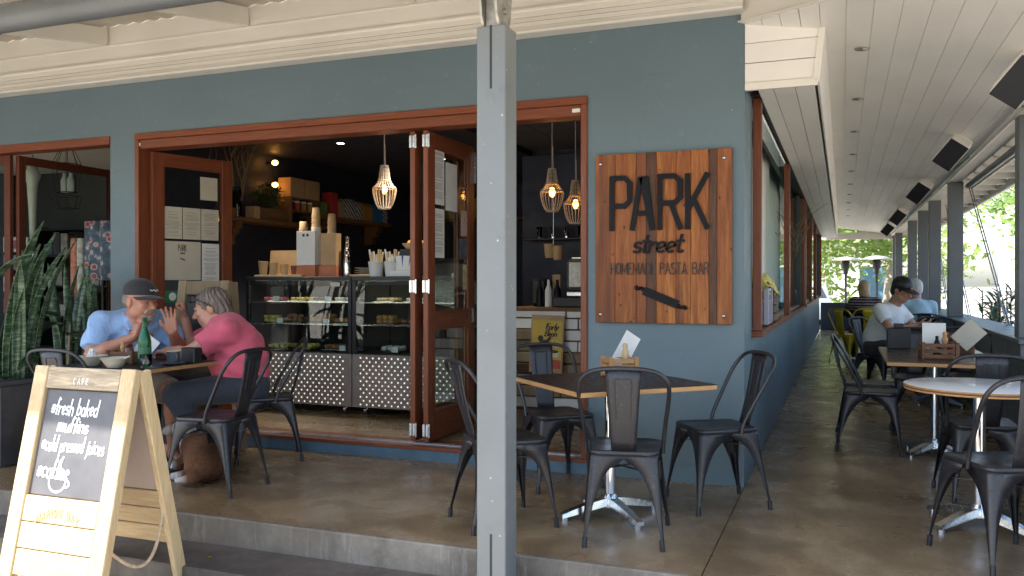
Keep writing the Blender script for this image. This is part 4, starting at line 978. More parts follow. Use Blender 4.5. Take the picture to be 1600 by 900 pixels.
# vase with bare branches
vz = empty('branch_vase', (-5.92,7.22,1.9455), 0, 'clear glass vase of bare branches on the rough shelf', 'vase')
q = MB(); q.lathe([(.045,0),(.048,.02),(.048,.26),(.040,.30),(.044,.31),(.040,.308),(.040,.02),(0,.012)], n=18); q.build('vase', M['waterglass'], vz)
random.seed(8)
def branch(q, a, d, L, r, depth):
    pts = [Vector(a)]; d = Vector(d).normalized()
    for i in range(5): d = (d+Vector((random.uniform(-.22,.22),random.uniform(-.22,.22),random.uniform(-.08,.14)))).normalized(); pts.append(pts[-1]+d*L/5)
    q.tube(pts, [r*(1-.12*i) for i in range(6)], 6)
    if depth:
        for i in (2,3,4): branch(q, pts[i], d+Vector((random.uniform(-.9,.9),random.uniform(-.9,.9),random.uniform(-.2,.4))), L*.55, r*.6, depth-1)
for k in range(3):
    q = MB(); branch(q, (0,0,.02), (.12*(k-1)+.15,.25*(k-1),1), .78, .011, 2); q.build('branch', M['oldwood'], vz)
def leafball(name, loc, r, n, mat, label, cat, ls=.03, parent=None, squash=1.):
    q = MB()
    for i in range(n):
        v = Vector((random.gauss(0,1),random.gauss(0,1),random.gauss(0,1))).normalized()*r*random.uniform(.35,1); v.z *= squash
        a = Vector((random.uniform(-1,1),random.uniform(-1,1),random.uniform(-.6,.8))).normalized(); b = a.orthogonal().normalized(); l = ls*random.uniform(.7,1.4)
        q.add([v-b*l*.3, v+a*l*.5-b*.02*l, v+a*l, v+b*l*.3+a*l*.4],[(0,1,2,3)])
    o = q.build(name, mat, parent); o.location = loc
    if label: T(o,label,cat)
    return o
def leafmat(name, c1, c2, r=.45, tr=.25):
    m = NT(name); n = m.noise(m.co(), 6, 3); m.col(m.ramp(n,[(.3,c1),(.7,c2)])).rough(r); 
    try: m.set(Transmission_Weight=0); m.b.inputs['Subsurface Weight'].default_value = 0
    except Exception: pass
    t = m.node('BsdfTranslucent'); t.inputs[0].default_value = (*scl(c2,1.4),1); mx = m.node('MixShader'); mx.inputs[0].default_value = tr
    m.l(m.b.outputs[0], mx.inputs[1]); m.l(t.outputs[0], mx.inputs[2]); m.l(mx.outputs[0], m.n['Material Output'].inputs[0]); return m.m
M['herb'] = leafmat('dark_herb_leaf',(.012,.035,.010),(.03,.075,.02))
hb = empty('herb_box', (-5.95,7.75,1.9455), 0, 'timber box of dark green herbs on the rough shelf', 'planter')
q = MB(); q.rbox(-.1,.1,-.24,.24,0,.13,.005); q.build('box', M['shelf'], hb)
o = leafball('foliage',(0,0,.26),.20,420,M['herb'],None,None,.05,hb,.8)
items = [(7.10,.05,.09,.10,'shelf','small timber number block beside the vase'),(7.42,.10,.12,.13,'kraft','kraft card wedge leaning beside the vase')]
cols = {'shelf':M['shelf'],'kraft':M['kraft'],'red':paint('red_pack',(.42,.035,.03),.5,.1),'green':paint('green_pack',(.12,.22,.03),.5,.1),'amber':paint('amber_pack',(.42,.20,.035),.5,.1),'blue':paint('blue_pack',(.03,.16,.34),.5,.1),'black':M['black'],'gold':paint('gold_foil_bag',(.55,.40,.14),.35,.2,8,.6,.6)}
def stripe():
    m = NT('striped_pasta_bag'); wv = m.node('TexWave'); wv.bands_direction = 'DIAGONAL'; m.l(m.co(), wv.inputs[0]); wv.inputs['Scale'].default_value = 9; wv.inputs['Distortion'].default_value = 2
    m.col(m.ramp(wv.outputs[0],[(.45,(.55,.5,.42)),(.55,(.10,.08,.07))])).rough(.5); return m.m
cols['stripe'] = stripe()
def pack(x, y, z, w, d, h, m, label, cat='pack', group=None, bag=False):
    q = MB()
    if bag:
        P_ = []
        for i in range(6):
            u = i/5; k = 1 if u < .75 else 1-(u-.75)*2.8; row = []
            for a,b in ((-1,-1),(0,-1.12),(1,-1),(1.08,0),(1,1),(0,1.12),(-1,1),(-1.08,0),(-1,-1)): row.append((a*d/2*(1 if u < .8 else 1.02),b*w/2*max(k,.12) if False else b*w/2*(1 if u < .75 else 1), h*u) if False else (a*d/2*max(k,.15), b*w/2, h*u))
            P_.append(row)
        q.grid(P_, False)
    else: q.rbox(-d/2,d/2,-w/2,w/2,0,h,.004)
    o = q.build('food_bag' if bag else 'food_box', m); o.location = (x,y,z); return T(o, label, cat, group)
pack(-5.90,7.08,1.9455,.12,.10,.09,cols['shelf'],'small timber block beside the branch vase')
pack(-5.88,7.42,1.9455,.10,.12,.13,cols['kraft'],'kraft card wedge between vase and herb box')
cabs = empty('wall_rack', (-5.95,8.35,1.9455), 0, 'small open timber rack of jars at the end of the rough shelf', 'rack')
for a in ((-.1,.1,-.29,-.27,0,.30),(-.1,.1,.27,.29,0,.30),(-.1,.1,-.27,.27,.13,.148),(-.1,.1,-.27,.27,0,.012)):
    q = MB(); q.rbox(*a,.002); q.build('rack_board', M['shelf'], cabs)
for i,c_ in enumerate(('black','red','amber','amber')):
    bottle_obj('spice_jar', (-5.93,8.15+.125*i,1.9455+.1485), [(.035,0),(.036,.09),(.03,.1)], cols[c_], ['black spice jar in the small timber rack','red spice jar in the small timber rack','amber spice jar in the middle of the timber rack','amber spice jar at the end of the timber rack'][i], 'jar', M['paperw'], [(.032,.1),(.032,.12)])
for i in range(2): pack(-5.95,8.20+.30*i,1.9455+.3005,.27,.18,.22,cols['kraft'],['kraft takeaway carton above the black spice jar','kraft takeaway carton above the amber spice jars'][i],'carton')
S2 = 2.0755
for y,w_,h,c_,lab,bag in ((8.72,.17,.16,'green','green food box on the pasta shelf',0),(8.95,.15,.30,'red','tall red food box on the pasta shelf',0),(9.12,.12,.24,'kraft','brown bag next to the red food box',1),(9.26,.13,.25,'stripe','red and white striped pasta bag next to the brown bag',1),(9.40,.13,.26,'stripe','striped pasta bag in the middle of the shelf',1),(9.54,.13,.24,'stripe','striped pasta bag next to the amber bags',1),(9.68,.12,.24,'amber','amber pasta bag next to the striped bags',1),(9.81,.12,.24,'amber','amber pasta bag next to the blue bags',1),(9.94,.12,.24,'blue','dark blue pasta bag next to the amber bags',1),(10.07,.12,.23,'blue','blue pasta bag next to the last pale bag',1),(10.2,.12,.23,'stripe','pale patterned bag at the end of the pasta shelf',1)):
    pack(-5.93,y,S2,w_,.14,h,cols[c_],lab,bag=bool(bag))
# back wall shelf with gold bags
q = MB(); q.rbox(-5.6,-4.2,11.22,11.498,2.16,2.20,.004); T(q.build('back_shelf', M['shelf']), 'timber shelf on the far navy wall holding gold bags', 'shelf')
for i in range(4): pack(-5.42+.27*i,11.36,2.2005,.16,.24,.36,cols['gold'],['gold coffee bag nearest the pasta shelf','second gold coffee bag from the pasta shelf','third gold coffee bag from the pasta shelf','gold coffee bag behind the folded door'][i],'bag',None,True)
# wall lamps on the navy wall, ceiling downlights
for i,(y,z) in enumerate(((7.95,2.62),(7.95,2.37))):
    t = empty('wall_lamp', (-6.098,y,z), 0, ['bare amber bulb high on the navy wall behind the branches','bare amber bulb lower on the navy wall behind the branches'][i], 'lamp')
    q = MB(); q.tube([(0,0,0),(.07,0,0)],.018,10); q.build('socket', M['black'], t); q = MB(); q.ball((.105,0,0),(.038,.03,.03),12); q.build('bulb', M['bulb'], t)
for i,(x,y) in enumerate(((-4.9,7.6),(-4.4,9.0),(-5.2,6.6),(-3.7,7.0))):
    t = empty('ceiling_spot', (x,y,2.719), 0, ['lit recessed spot in the navy ceiling above the rough shelf','lit recessed spot in the navy ceiling near the beaded lamp','lit recessed spot in the navy ceiling above the left cake case','lit recessed spot in the navy ceiling above the right cake case'][i], 'downlight')
    q = MB(); q.lathe([(.0,-.001),(.035,-.001)], n=16, capb=False); q.build('lens', M['downl'], t); q = MB(); q.lathe([(.036,0),(.045,-.004),(.046,0)], n=16, capb=False); q.build('ring', M['steel'], t)
    ld = bpy.data.lights.new('spot','SPOT'); ld.energy = 34; ld.color = (1,.86,.66); ld.spot_size = rad(85); ld.spot_blend = .6; ld.shadow_soft_size = .05
    lo_ = bpy.data.objects.new('spot_light', ld); COL.objects.link(lo_); lo_.parent = t; lo_.location = (0,0,-.03)
# beaded pendant lamps
def pendant(loc, top, s, label):
    t = empty('beaded_lamp', loc, 0, label, 'pendant lamp', 'whitewashed beaded pendant lamps')
    prof = [(.034,.40),(.040,.37),(.048,.31),(.058,.26),(.085,.215),(.108,.19),(.110,.16),(.100,.10),(.080,.04),(.055,.0)]
    prof = [(r_*s,(z-.40)*s) for r_,z in prof]
    q = MB(); n = 20
    for k in range(n):
        a = 2*math.pi*k/n; path = smooth_path([(r_*math.cos(a),r_*math.sin(a),z) for r_,z in prof],3)
        q.tube(path, [.0052*s*(1 if j%2 else .62) for j in range(len(path))], 5, False)
    o = q.build('bead_strings', M['beads'], t)
    for i in (0,3,5,9):
        r_,z = prof[i]; q = MB(); q.tube([(r_*math.cos(2*math.pi*k/24),r_*math.sin(2*math.pi*k/24),z) for k in range(24)],.007*s,6,True,True); q.build('hoop', M['beads'], t)
    q = MB(); q.tube([(0,0,0),(0,0,top-loc[2])],.005,6); q.tube([(.01,0,0),(.006,0,.20)],.004,6); q.build('cord', M['beads'], t)
    q = MB(); q.tube([(0,0,0),(0,0,-.14*s)],.014,8); q.build('socket', M['black'], t); q = MB(); q.ball((0,0,-.22*s),(.026,.026,.045),12); q.build('bulb', M['bulb'], t)
pendant((-4.03,7.0,2.36), 2.72, 1.0, 'whitewashed beaded pendant lamp glowing above the left of the folded doors')
pendant((-2.36,7.0,2.25), 2.78, .92, 'whitewashed beaded pendant lamp glowing in the doorway beside the grey post')
pendant((-2.30,7.5,2.20), 2.78, .98, 'whitewashed beaded pendant lamp glowing close to the right door jamb')

# ---- counter seen through the right doorway
CN = empty('service_counter', (-2.3,7.2,FZ), 0, 'counter faced with whitewashed boards seen through the right doorway', 'counter')
q = MB(); q.rbox(-2.84,-1.40,7.20,7.8,1.0,1.035,.004); wb(q,'top',M['shelf'],CN); q = MB(); q.box(-2.80,-1.44,7.24,7.78,.1,.998); wb(q,'carcass',M['cedard'],CN)
random.seed(4); z = .13
while z < .95:
    x = -2.79
    while x < -1.46:
        w_ = random.uniform(.25,.5); q = MB(); q.rbox(x,min(x+w_-.012,-1.45),7.215-random.uniform(0,.012),7.238,z,z+.088,.003); wb(q,'board',[M['white_in'],M['oldwood'],M['paper'],M['crated']][random.choice((0,0,1,2,3))],CN); x += w_
    z += .102
q = MB(); q.rbox(-2.45,-1.45,7.26,7.7,1.036,1.13,.01); T(q.build('drawer_base', M['black']), 'low black drawer base on the service counter', 'drawer')
em = empty('coffee_machine', (-1.95,7.5,1.131), 0, 'grey steel espresso machine on the black drawer base', 'coffee machine')
q = MB(); q.rbox(-.38,.5,-.2,.22,.06,.34,.03); q.build('body', M['galv'], em); q = MB(); q.rbox(-.36,.48,-.26,-.2,.0,.05,.01); q.build('drip_tray', M['steel'], em)
for k in range(2): q = MB(); q.tube([(-.15+.3*k,-.22,.16),(-.15+.3*k,-.30,.15)],.016,8); q.tube([(-.15+.3*k,-.2,.22),(-.15+.3*k,-.2,.15)],.03,10); q.build('group_head', M['steel'], em)
q = MB(); q.rbox(-.34,.46,-.16,.16,.342,.36,.004); q.build('cup_rail', M['steel'], em)
for i in range(3):
    bottle_obj('syrup_bottle', (-2.60+.085*i,7.36,1.036), [(.033,0),(.034,.15),(.014,.2),(.013,.25)], [M['blackg'],M['paperw'],M['blackg']][i], ['black syrup bottle beside the pale one on the counter','pale syrup bottle between two dark ones on the counter','dark syrup bottle next to the espresso machine'][i], 'bottle')
q = MB(); P_ = []; random.seed(9)
q.rbox(-2.75,-2.58,7.5,7.7,1.036,1.30,.03); T(q.build('coffee_grinder', M['black']), 'black coffee grinder at the door end of the counter', 'grinder')
t = empty('wall_cups', (-2.65,7.78,1.5), 0, 'pair of hanging kraft cups above the coffee grinder', 'cups')
for i in range(2):
    q = MB(); q.lathe([(.042,0),(.055,.13),(.058,.135)], n=16); q.build('cup', M['cupk'], t, (.085*i,0,-.02*i))
q = MB(); q.tube([(.04,0,.12),(.04,0,1.2)],.003,6); q.build('hook_wire', M['steel'], t)
q = MB(); q.rbox(-2.56,-2.48,7.6,7.63,1.25,1.55,.004); q.build('hanging_card', M['kraft']); T(bpy.data.objects['hanging_card'],'kraft card strip standing behind the syrup bottles','card')
bpy.data.objects['hanging_card'].location = (0,0,-.214)
sh_ = empty('glass_shelf', (-2.6,8.9,1.75), 0, 'dark wall shelf with glasses in the depth of the doorway', 'shelf')
q = MB(); q.rbox(-.7,.9,-.12,.12,-.02,0,.003); q.build('board', M['black'], sh_); q = MB(); q.box(-.8,1.0,.125,.16,-1.7,.95); q.build('panel', M['navy'], sh_)
for i in range(5):
    q = MB(); q.lathe([(.028,0),(.034,.13),(.031,.13),(.026,.01),(0,.01)], n=14); o = q.build('drinking_glass', M['chrome'] if i in (1,2) else M['waterglass']); o.location = (-3.15+.16*i,8.9,1.7505); T(o,'drinking glass on the dark shelf deep in the doorway','glass','glasses on the dark shelf')
# vintage style poster leaning at the counter
ps = empty('cafe_poster', (-2.45,7.08,.50), 0, 'yellow poster with a dark figure in red and a coffee cup against the counter', 'poster'); ps.rotation_euler = (rad(-5),rad(1.5),0)
q = MB(); q.rbox(-.155,.155,0,.012,-.04,.47,.002); q.build('backing', M['kraft'], ps)
q = MB(); q.box(-.14,.14,-.0015,-.0005,.0,.425); q.build('yellow_sheet', paint('poster_yellow',(.52,.36,.05),.6,.06), ps)
q = MB(); q.prism([(-.14,0),(.14,0),(.14,.075),(-.14,.095)],.0018,.0024,Matrix(((1,0,0,0),(0,0,-1,0),(0,1,0,0),(0,0,0,1)))); q.build('red_band', plain('poster_red',(.42,.05,.025),.6), ps)
XZ = Matrix(((1,0,0,0),(0,0,-1,0),(0,1,0,0),(0,0,0,1)))
q = MB(); q.prism([(-.10,.096),(-.02,.095),(.0,.17),(.02,.23),(.045,.275),(.03,.285),(-.005,.25),(-.03,.25),(-.07,.225),(-.09,.16)],.0026,.0032,XZ); q.build('figure', M['ink'], ps)
q = MB(); q.prism([(-.065,.10),(-.022,.098),(-.004,.17),(-.012,.225),(-.045,.235),(-.065,.17)],.0034,.004,XZ); q.build('figure_dress', plain('poster_orange',(.48,.10,.03),.6), ps)
q = MB(); q.prism([(-.058+.026*math.cos(k*.5236),.262+.028*math.sin(k*.5236)) for k in range(12)],.0034,.004,XZ); q.build('figure_head', M['ink'], ps)
q = MB(); q.prism([(.03,.10),(.11,.10),(.125,.15),(.015,.15)],.0026,.0032,XZ); q.build('cup', plain('poster_cream',(.6,.52,.35),.6), ps)
q = MB(); q.prism([(.07+.048*math.cos(k*.5236),.15+.014*math.sin(k*.5236)) for k in range(12)],.0034,.004,XZ); q.build('coffee', M['ink'], ps)
q = stroke_mesh([[(.055,.18),(.065,.205),(.05,.23),(.065,.255)],[(.085,.175),(.095,.20),(.085,.225),(.10,.25)]],.007,.0006,lambda u,v,d: Vector((u,-.0022-d,v))); q.build('steam', plain('poster_cream',(.6,.52,.35),.6), ps)
for tx,x,z in (('Early',-.012,.345),('Bean',-.022,.285)):
    ls, wd = text_strokes(tx, .05, .9, .05, .25); q = stroke_mesh(ls,.0085,.0006,lambda u,v,d: Vector((x+u*(.115/wd),-.0045-d,z+v))); q.build('lettering', M['ink'], ps)
# ---- menus taped to the door glass
def sheet(door, u, z, w, h, mat, label, side=-1, marks=0):
    """door: leaf object, u distance along it"""
    mw = Matrix.Translation(Vector(door.location)+Vector(B.location)) @ Matrix.Rotation(door.rotation_euler.z,4,'Z')
    t = empty('menu_sheet', tuple(mw @ Vector((u,side*.006,z))), door.rotation_euler.z, label, 'notice')
    q = MB(); q.box(-w/2,w/2,-.0006,.0006,0,h); q.build('page', mat, t)
    if marks:
        random.seed(int(u*1000+z*77)); q = MB()
        zz = h-.04
        while zz > .03:
            l = w*random.uniform(.25,.42); q.add([(-l,side*.0011,zz),(l,side*.0011,zz),(l,side*.0011,zz-.004),(-l,side*.0011,zz-.004)],[(0,1,2,3)]); zz -= random.choice((.011,.011,.022))
        o = q.build('print', plain('grey_print',(.28,.26,.22),.8), t)
    return t
Lp = M['paper']
sheet(dl,.54,1.98,.17,.20,Lp,'cream card with small pictures high on the left door glass',-1,0)
for i,lab in enumerate(('cream menu page nearest the hinge on the left door glass','middle cream menu page in the row on the left door glass','cream menu page furthest from the hinge on the left door glass')): sheet(dl,.195+.177*i,1.63,.17,.27,Lp,lab,-1,1)
pk = sheet(dl,.285,1.28,.345,.33,Lp,'wide cream page headed with the cafe name on the left door glass',-1,0)
ls, wd = text_strokes('PARK',.05,.8,.12); q = stroke_mesh(ls,.006,.0004,lambda u,v,d: Vector((-.04+u*(.08/wd),-.001-d,.25+v))); q.build('heading', M['ink'], pk)
ls, wd = text_strokes('street',.022,.8,.05); q = stroke_mesh(ls,.003,.0004,lambda u,v,d: Vector((-.022+u*(.045/wd),-.001-d,.222+v))); q.build('subheading', M['ink'], pk)
q = stroke_mesh([[(-.02,.185),(.02,.17)]],.010,.0004,lambda u,v,d: Vector((u,-.001-d,v))); q.build('emblem', M['ink'], pk)
sheet(dl,.555,1.24,.17,.36,M['paperw'],'pale blue grey page beside the wide cafe name page',-1,1)
gs = sheet(dl,.19,1.09,.16,.10,paint('green_sticker',(.02,.16,.06),.5),'round motif green sticker low on the left door glass',-1,0)
q = MB(); q.lathe([(0,0),(.034,0)], n=16, capb=False, M=Mt((0,0,0),rad(90))); q.build('white_disc', M['paperw'], gs, (0,-.0018,.05))
sheet(d2,.20,1.83,.19,.42,M['paperw'],'tall pale page at the near edge of the folded door glass',-1,1)
sheet(d2,.42,1.80,.20,.36,M['paperw'],'pale page beside the tall one on the folded door glass',-1,0)
sheet(d2,.20,1.44,.19,.36,M['paperw'],'pale page with round crest below the tall one on the folded door',-1,1)
sheet(d2,.66,1.62,.13,.20,paint('red_printed_flyer',(.55,.40,.34),.6,.3,40),'white and red flyer on the far side of the folded door',-1,0)
sheet(d2,.64,1.44,.16,.16,paint('landscape_flyer',(.10,.12,.15),.5,.6,12),'dark landscape flyer on the folded door',-1,0)
sheet(d2,.68,1.20,.10,.20,paint('yellow_printed_flyer',(.5,.44,.26),.6,.35,40),'small yellow flyer lowest on the folded door',-1,0)

# ------------------------------------------------------------ left shop behind the window
U = empty('closed_umbrella', (-7.20,5.85,1.48), 0, 'furled cream umbrella hanging point down in the shop window', 'umbrella')
q = MB(); q.lathe([(.010,.16),(.028,.20),(.035,.45),(.05,.72),(.075,.80),(.05,.86),(.03,.93),(.012,.98)], n=9); q.build('canopy', paint('cream_umbrella_cloth',(.55,.52,.44),.7,.1,12,.3), U)
q = MB(); q.tube([(0,0,0),(0,0,1.0)],.006,6); q.build('shaft', M['steel'], U)
WB = empty('wire_basket', (-7.22,6.25,2.0), 0, 'hanging tiered black wire basket with white jars in the shop', 'basket')
for z,r_ in ((.0,.10),(.12,.13),(.16,.10),(.40,.13),(.44,.13)):
    q = MB(); q.tube([(r_*math.cos(k*math.pi/8),r_*math.sin(k*math.pi/8),z) for k in range(16)],.004,6,True,True); q.build('ring', M['black'], WB)
for k in range(8):
    a = k*math.pi/4; q = MB(); q.tube([(.10*math.cos(a),.10*math.sin(a),0),(.13*math.cos(a),.13*math.sin(a),.12)],.003,5); q.tube([(.0,0,.75),(.13*math.cos(a),.13*math.sin(a),.44),(.10*math.cos(a),.10*math.sin(a),.16)],.003,5); q.build('wire', M['black'], WB)
for i in range(2): bottle_obj('white_jar', (-7.25+.085*i,6.25,2.162), [(.035,0),(.036,.12),(.02,.16),(.02,.19)], M['paperw'], ['white jar nearer the umbrella in the wire basket','white jar further from the umbrella in the wire basket'][i], 'jar')
def floral():
    m = NT('red_floral_fabric'); co = m.co(); v = m.node('TexVoronoi'); m.l(co, v.inputs['Vector']); v.inputs['Scale'].default_value = 13
    n = m.noise(co, 14, 3, .6, 2); c = m.ramp(v.outputs['Distance'],[(.25,(.34,.03,.03)),(.36,(.45,.40,.38)),(.45,(.07,.10,.13)),(.7,(.05,.07,.09))]); c = m.mix(m.rng(n,.5,.6,0,.6), c, (.10,.17,.20)); m.col(c).rough(.85); return m.m
q = MB(); P_ = [[(-6.46+.38*i/14,5.78+.02*math.sin(i*1.3),z) for z in (1.28,1.5,1.82)] for i in range(15)]; q.grid(P_); T(q.build('floral_fabric', floral(), solid=.006), 'red and grey floral fabric panel hanging in the shop', 'fabric')
for i,(x,c_,lab) in enumerate(((-6.58,(.35,.36,.30),'pale rolled fabric with coloured diamonds before the floral panel'),(-6.66,(.42,.16,.10),'orange rolled fabric before the floral panel'))):
    q = MB(); q.lathe([(.035,0),(.037,.02),(.037,.5),(.03,.52)], n=14, capt=True); o = q.build('fabric_roll', paint('printed_roll_cloth',c_,.8,.5,25,.1)); o.location = (x,5.85,1.15); T(o, lab, 'fabric')
# shop shelving with small goods
SS = empty('shop_shelving', (-8.2,8.3,FZ), 0, 'dark shelving with small goods at the back of the shop', 'shelving')
for z in (.4,.8,1.2,1.6,1.95):
    q = MB(); q.rbox(-10.0,-6.5,8.15,8.58,z,z+.025,.003); wb(q,'shelf',M['black'],SS)
for x in (-10,-8.8,-7.6,-6.5):
    q = MB(); q.rbox(x-.02,x+.02,8.14,8.59,.1,2.0,.003); wb(q,'upright',M['black'],SS)
random.seed(31); gm = [paint('boxed_goods_'+str(i),c_,.6,.4,18) for i,c_ in enumerate(((.35,.32,.28),(.18,.04,.05),(.08,.12,.18),(.30,.22,.10),(.05,.05,.055),(.42,.40,.36)))]
for z in (.825,1.225,1.625):
    x = -9.9
    while x < -6.6:
        w_ = random.uniform(.10,.26); h = random.uniform(.12,.33)
        if random.random() < .85:
            q = MB(); q.rbox(-w_/2+.01,w_/2-.01,-.08,.08,0,h,.004); o = q.build('boxed_item', random.choice(gm)); o.location = (x+w_/2,8.28,z+.0005); T(o,'small boxed item on the dark shelving at the back of the shop','box','boxed goods on the shop shelving')
        x += w_
PR = empty('postcard_rack', (-7.22,5.70,FZ), rad(20), 'wire rack with framed postcards in the shop window', 'rack')
q = MB(); q.tube([(0,0,0),(0,0,1.62)],.008,8); q.lathe([(.14,0),(.14,.015),(.02,.03)], n=18); q.build('stand', M['steel'], PR)
for k,z in enumerate((1.45,1.28,1.08,.88)):
    q = MB(); q.rbox(-.12,.12,-.02,-.012,z,z+.14,.002); f = q.build('postcard', gm[(0,2,5,1)[k]], PR); q = MB(); q.box(-.08,.08,-.0212,-.0204,z+.03,z+.11); q.build('picture', gm[(1,4,2,3)[k]], f)

# ------------------------------------------------------------ plants by the shop window
def snake():
    m = NT('banded_snake_plant_leaf'); co = m.co((5,5,26)); n = m.noise(co, 1.6, 4, .6, 1.4); c = m.ramp(n,[(.40,(.018,.045,.020)),(.52,(.06,.11,.055)),(.66,(.17,.24,.14))]); m.col(c).rough(.35); return m.m
M['snake'] = snake()
M['planter'] = None
def planter_mat():
    m = NT('weathered_zinc_planter'); co = m.co(); n = m.noise(co,3,5,.6); n2 = m.noise(co,9,5,.65); c = m.ramp(n,[(.3,(.045,.045,.05)),(.7,(.11,.105,.105))]); c = m.mix(m.rng(n2,.56,.68,0,.8), c, (.12,.05,.025)); m.col(c).rough(.6).set(Metallic=.3); m.bump(n2,.2,.01); return m.m
M['planter'] = planter_mat(); M['soil'] = paint('potting_soil',(.02,.014,.01),.95,.3,30,.6)
def blade(L, w, lean, az, curl=.0, tw=.4):
    q = MB(); P_ = []; N = 12
    for i in range(N+1):
        u = i/N; a = lean*u+curl*u*u; r_ = L*u*math.sin(a*.75); z = L*u*math.cos(a*.75)
        hw = w*(.55+.9*u*(1-u)*1.6)*(1 if u < .82 else max(.02,(1-u)/.18)**.7); t_ = az+math.pi/2+tw*u
        c_ = Vector((r_*math.cos(az),r_*math.sin(az),z)); s_ = Vector((math.cos(t_),math.sin(t_),0)); nn = Vector((math.cos(az),math.sin(az),0))
        P_.append([c_-s_*hw+nn*.012, c_-s_*hw*.5+nn*.003, c_, c_+s_*hw*.5+nn*.003, c_+s_*hw+nn*.012])
    q.grid(P_); return q
def snake_plant(loc, box, leaves, label):
    t = empty('snake_plant', loc, 0, label, 'plant'); bx,by,bh = box
    q = MB(); q.rbox(-bx/2,bx/2,-by/2,by/2,0,bh-.03,.006); q.rbox(-bx/2-.012,bx/2+.012,-by/2-.012,by/2+.012,bh-.029,bh,.004); q.build('planter', M['planter'], t)
    q = MB(); q.box(-bx/2+.02,bx/2-.02,-by/2+.02,by/2-.02,bh,bh+.004); q.build('soil', M['soil'], t)
    for x,y,L,w_,lean,az in leaves:
        o = blade(L,w_,lean,az,.1,random.uniform(-.6,.6)).build('leaf', M['snake'], t, (x,y,bh-.02), None, .004)
random.seed(14)
lv = []
for i in range(20):
    x = random.uniform(-.36,.40); lv.append((x,random.uniform(-.16,.16),random.uniform(.6,1.12),random.uniform(.026,.040),random.uniform(.05,.38),random.uniform(-.9,.9)+(math.pi if x < -.1 else 0)))
lv += [(.05,-.15,1.3,.036,1.0,-.25),(.2,-.18,1.15,.034,.8,-.5),(.34,-.10,1.20,.042,.42,-.15),(.26,.05,1.10,.040,.32,.1),(.40,.08,1.05,.036,.30,.3),(.38,-.05,.95,.034,.26,-.5)]
snake_plant((-5.78,4.30,0), (.94,.48,.58), lv, 'tall banded snake plant in a weathered grey planter beside the chalkboard easel')
lv = [(random.uniform(-.12,.12),random.uniform(-.12,.12),random.uniform(.7,1.05),random.uniform(.028,.040),random.uniform(.04,.24),random.uniform(-3,3)) for i in range(13)]
snake_plant((-5.62,4.98,0), (.40,.40,.42), lv, 'second banded snake plant in a smaller planter against the blue pier')
RP = empty('broadleaf_plant', (-5.28,4.55,0), 0, 'dark broad leaved pot plant behind the person in light blue', 'plant')
q = MB(); q.lathe([(.12,0),(.16,.3),(.165,.31),(.15,.3),(.0,.28)], n=20); q.build('pot', M['planter'], RP); q = MB(); q.tube([(0,0,.28),(.02,0,.6),(.03,.02,.95)],[.014,.011,.006],7); q.build('stem', M['oldwood'], RP)
M['rubber'] = leafmat('dark_glossy_leaf',(.010,.026,.012),(.020,.045,.022),.25,.08)
for k in range(9):
    az = [-.5,.2,2.4,3.4,-1.6,1.2,-.2,2.9,-2.4][k]; z = .45+.07*k; q = MB(); P_ = []
    for i in range(9):
        u = i/8; r_ = .03+.34*u; hw = .085*math.sin(math.pi*min(1,u*.96+.03))**.8; zz = z+.12*u-.20*u*u
        c_ = Vector((r_*math.cos(az),r_*math.sin(az),zz)); s_ = Vector((-math.sin(az),math.cos(az),0)); P_.append([c_-s_*hw+Vector((0,0,.02)),c_-s_*hw*.5+Vector((0,0,.004)),c_,c_+s_*hw*.5+Vector((0,0,.004)),c_+s_*hw+Vector((0,0,.02))])
    q.grid(P_); q.build('leaf', M['rubber'], RP, solid=.002)
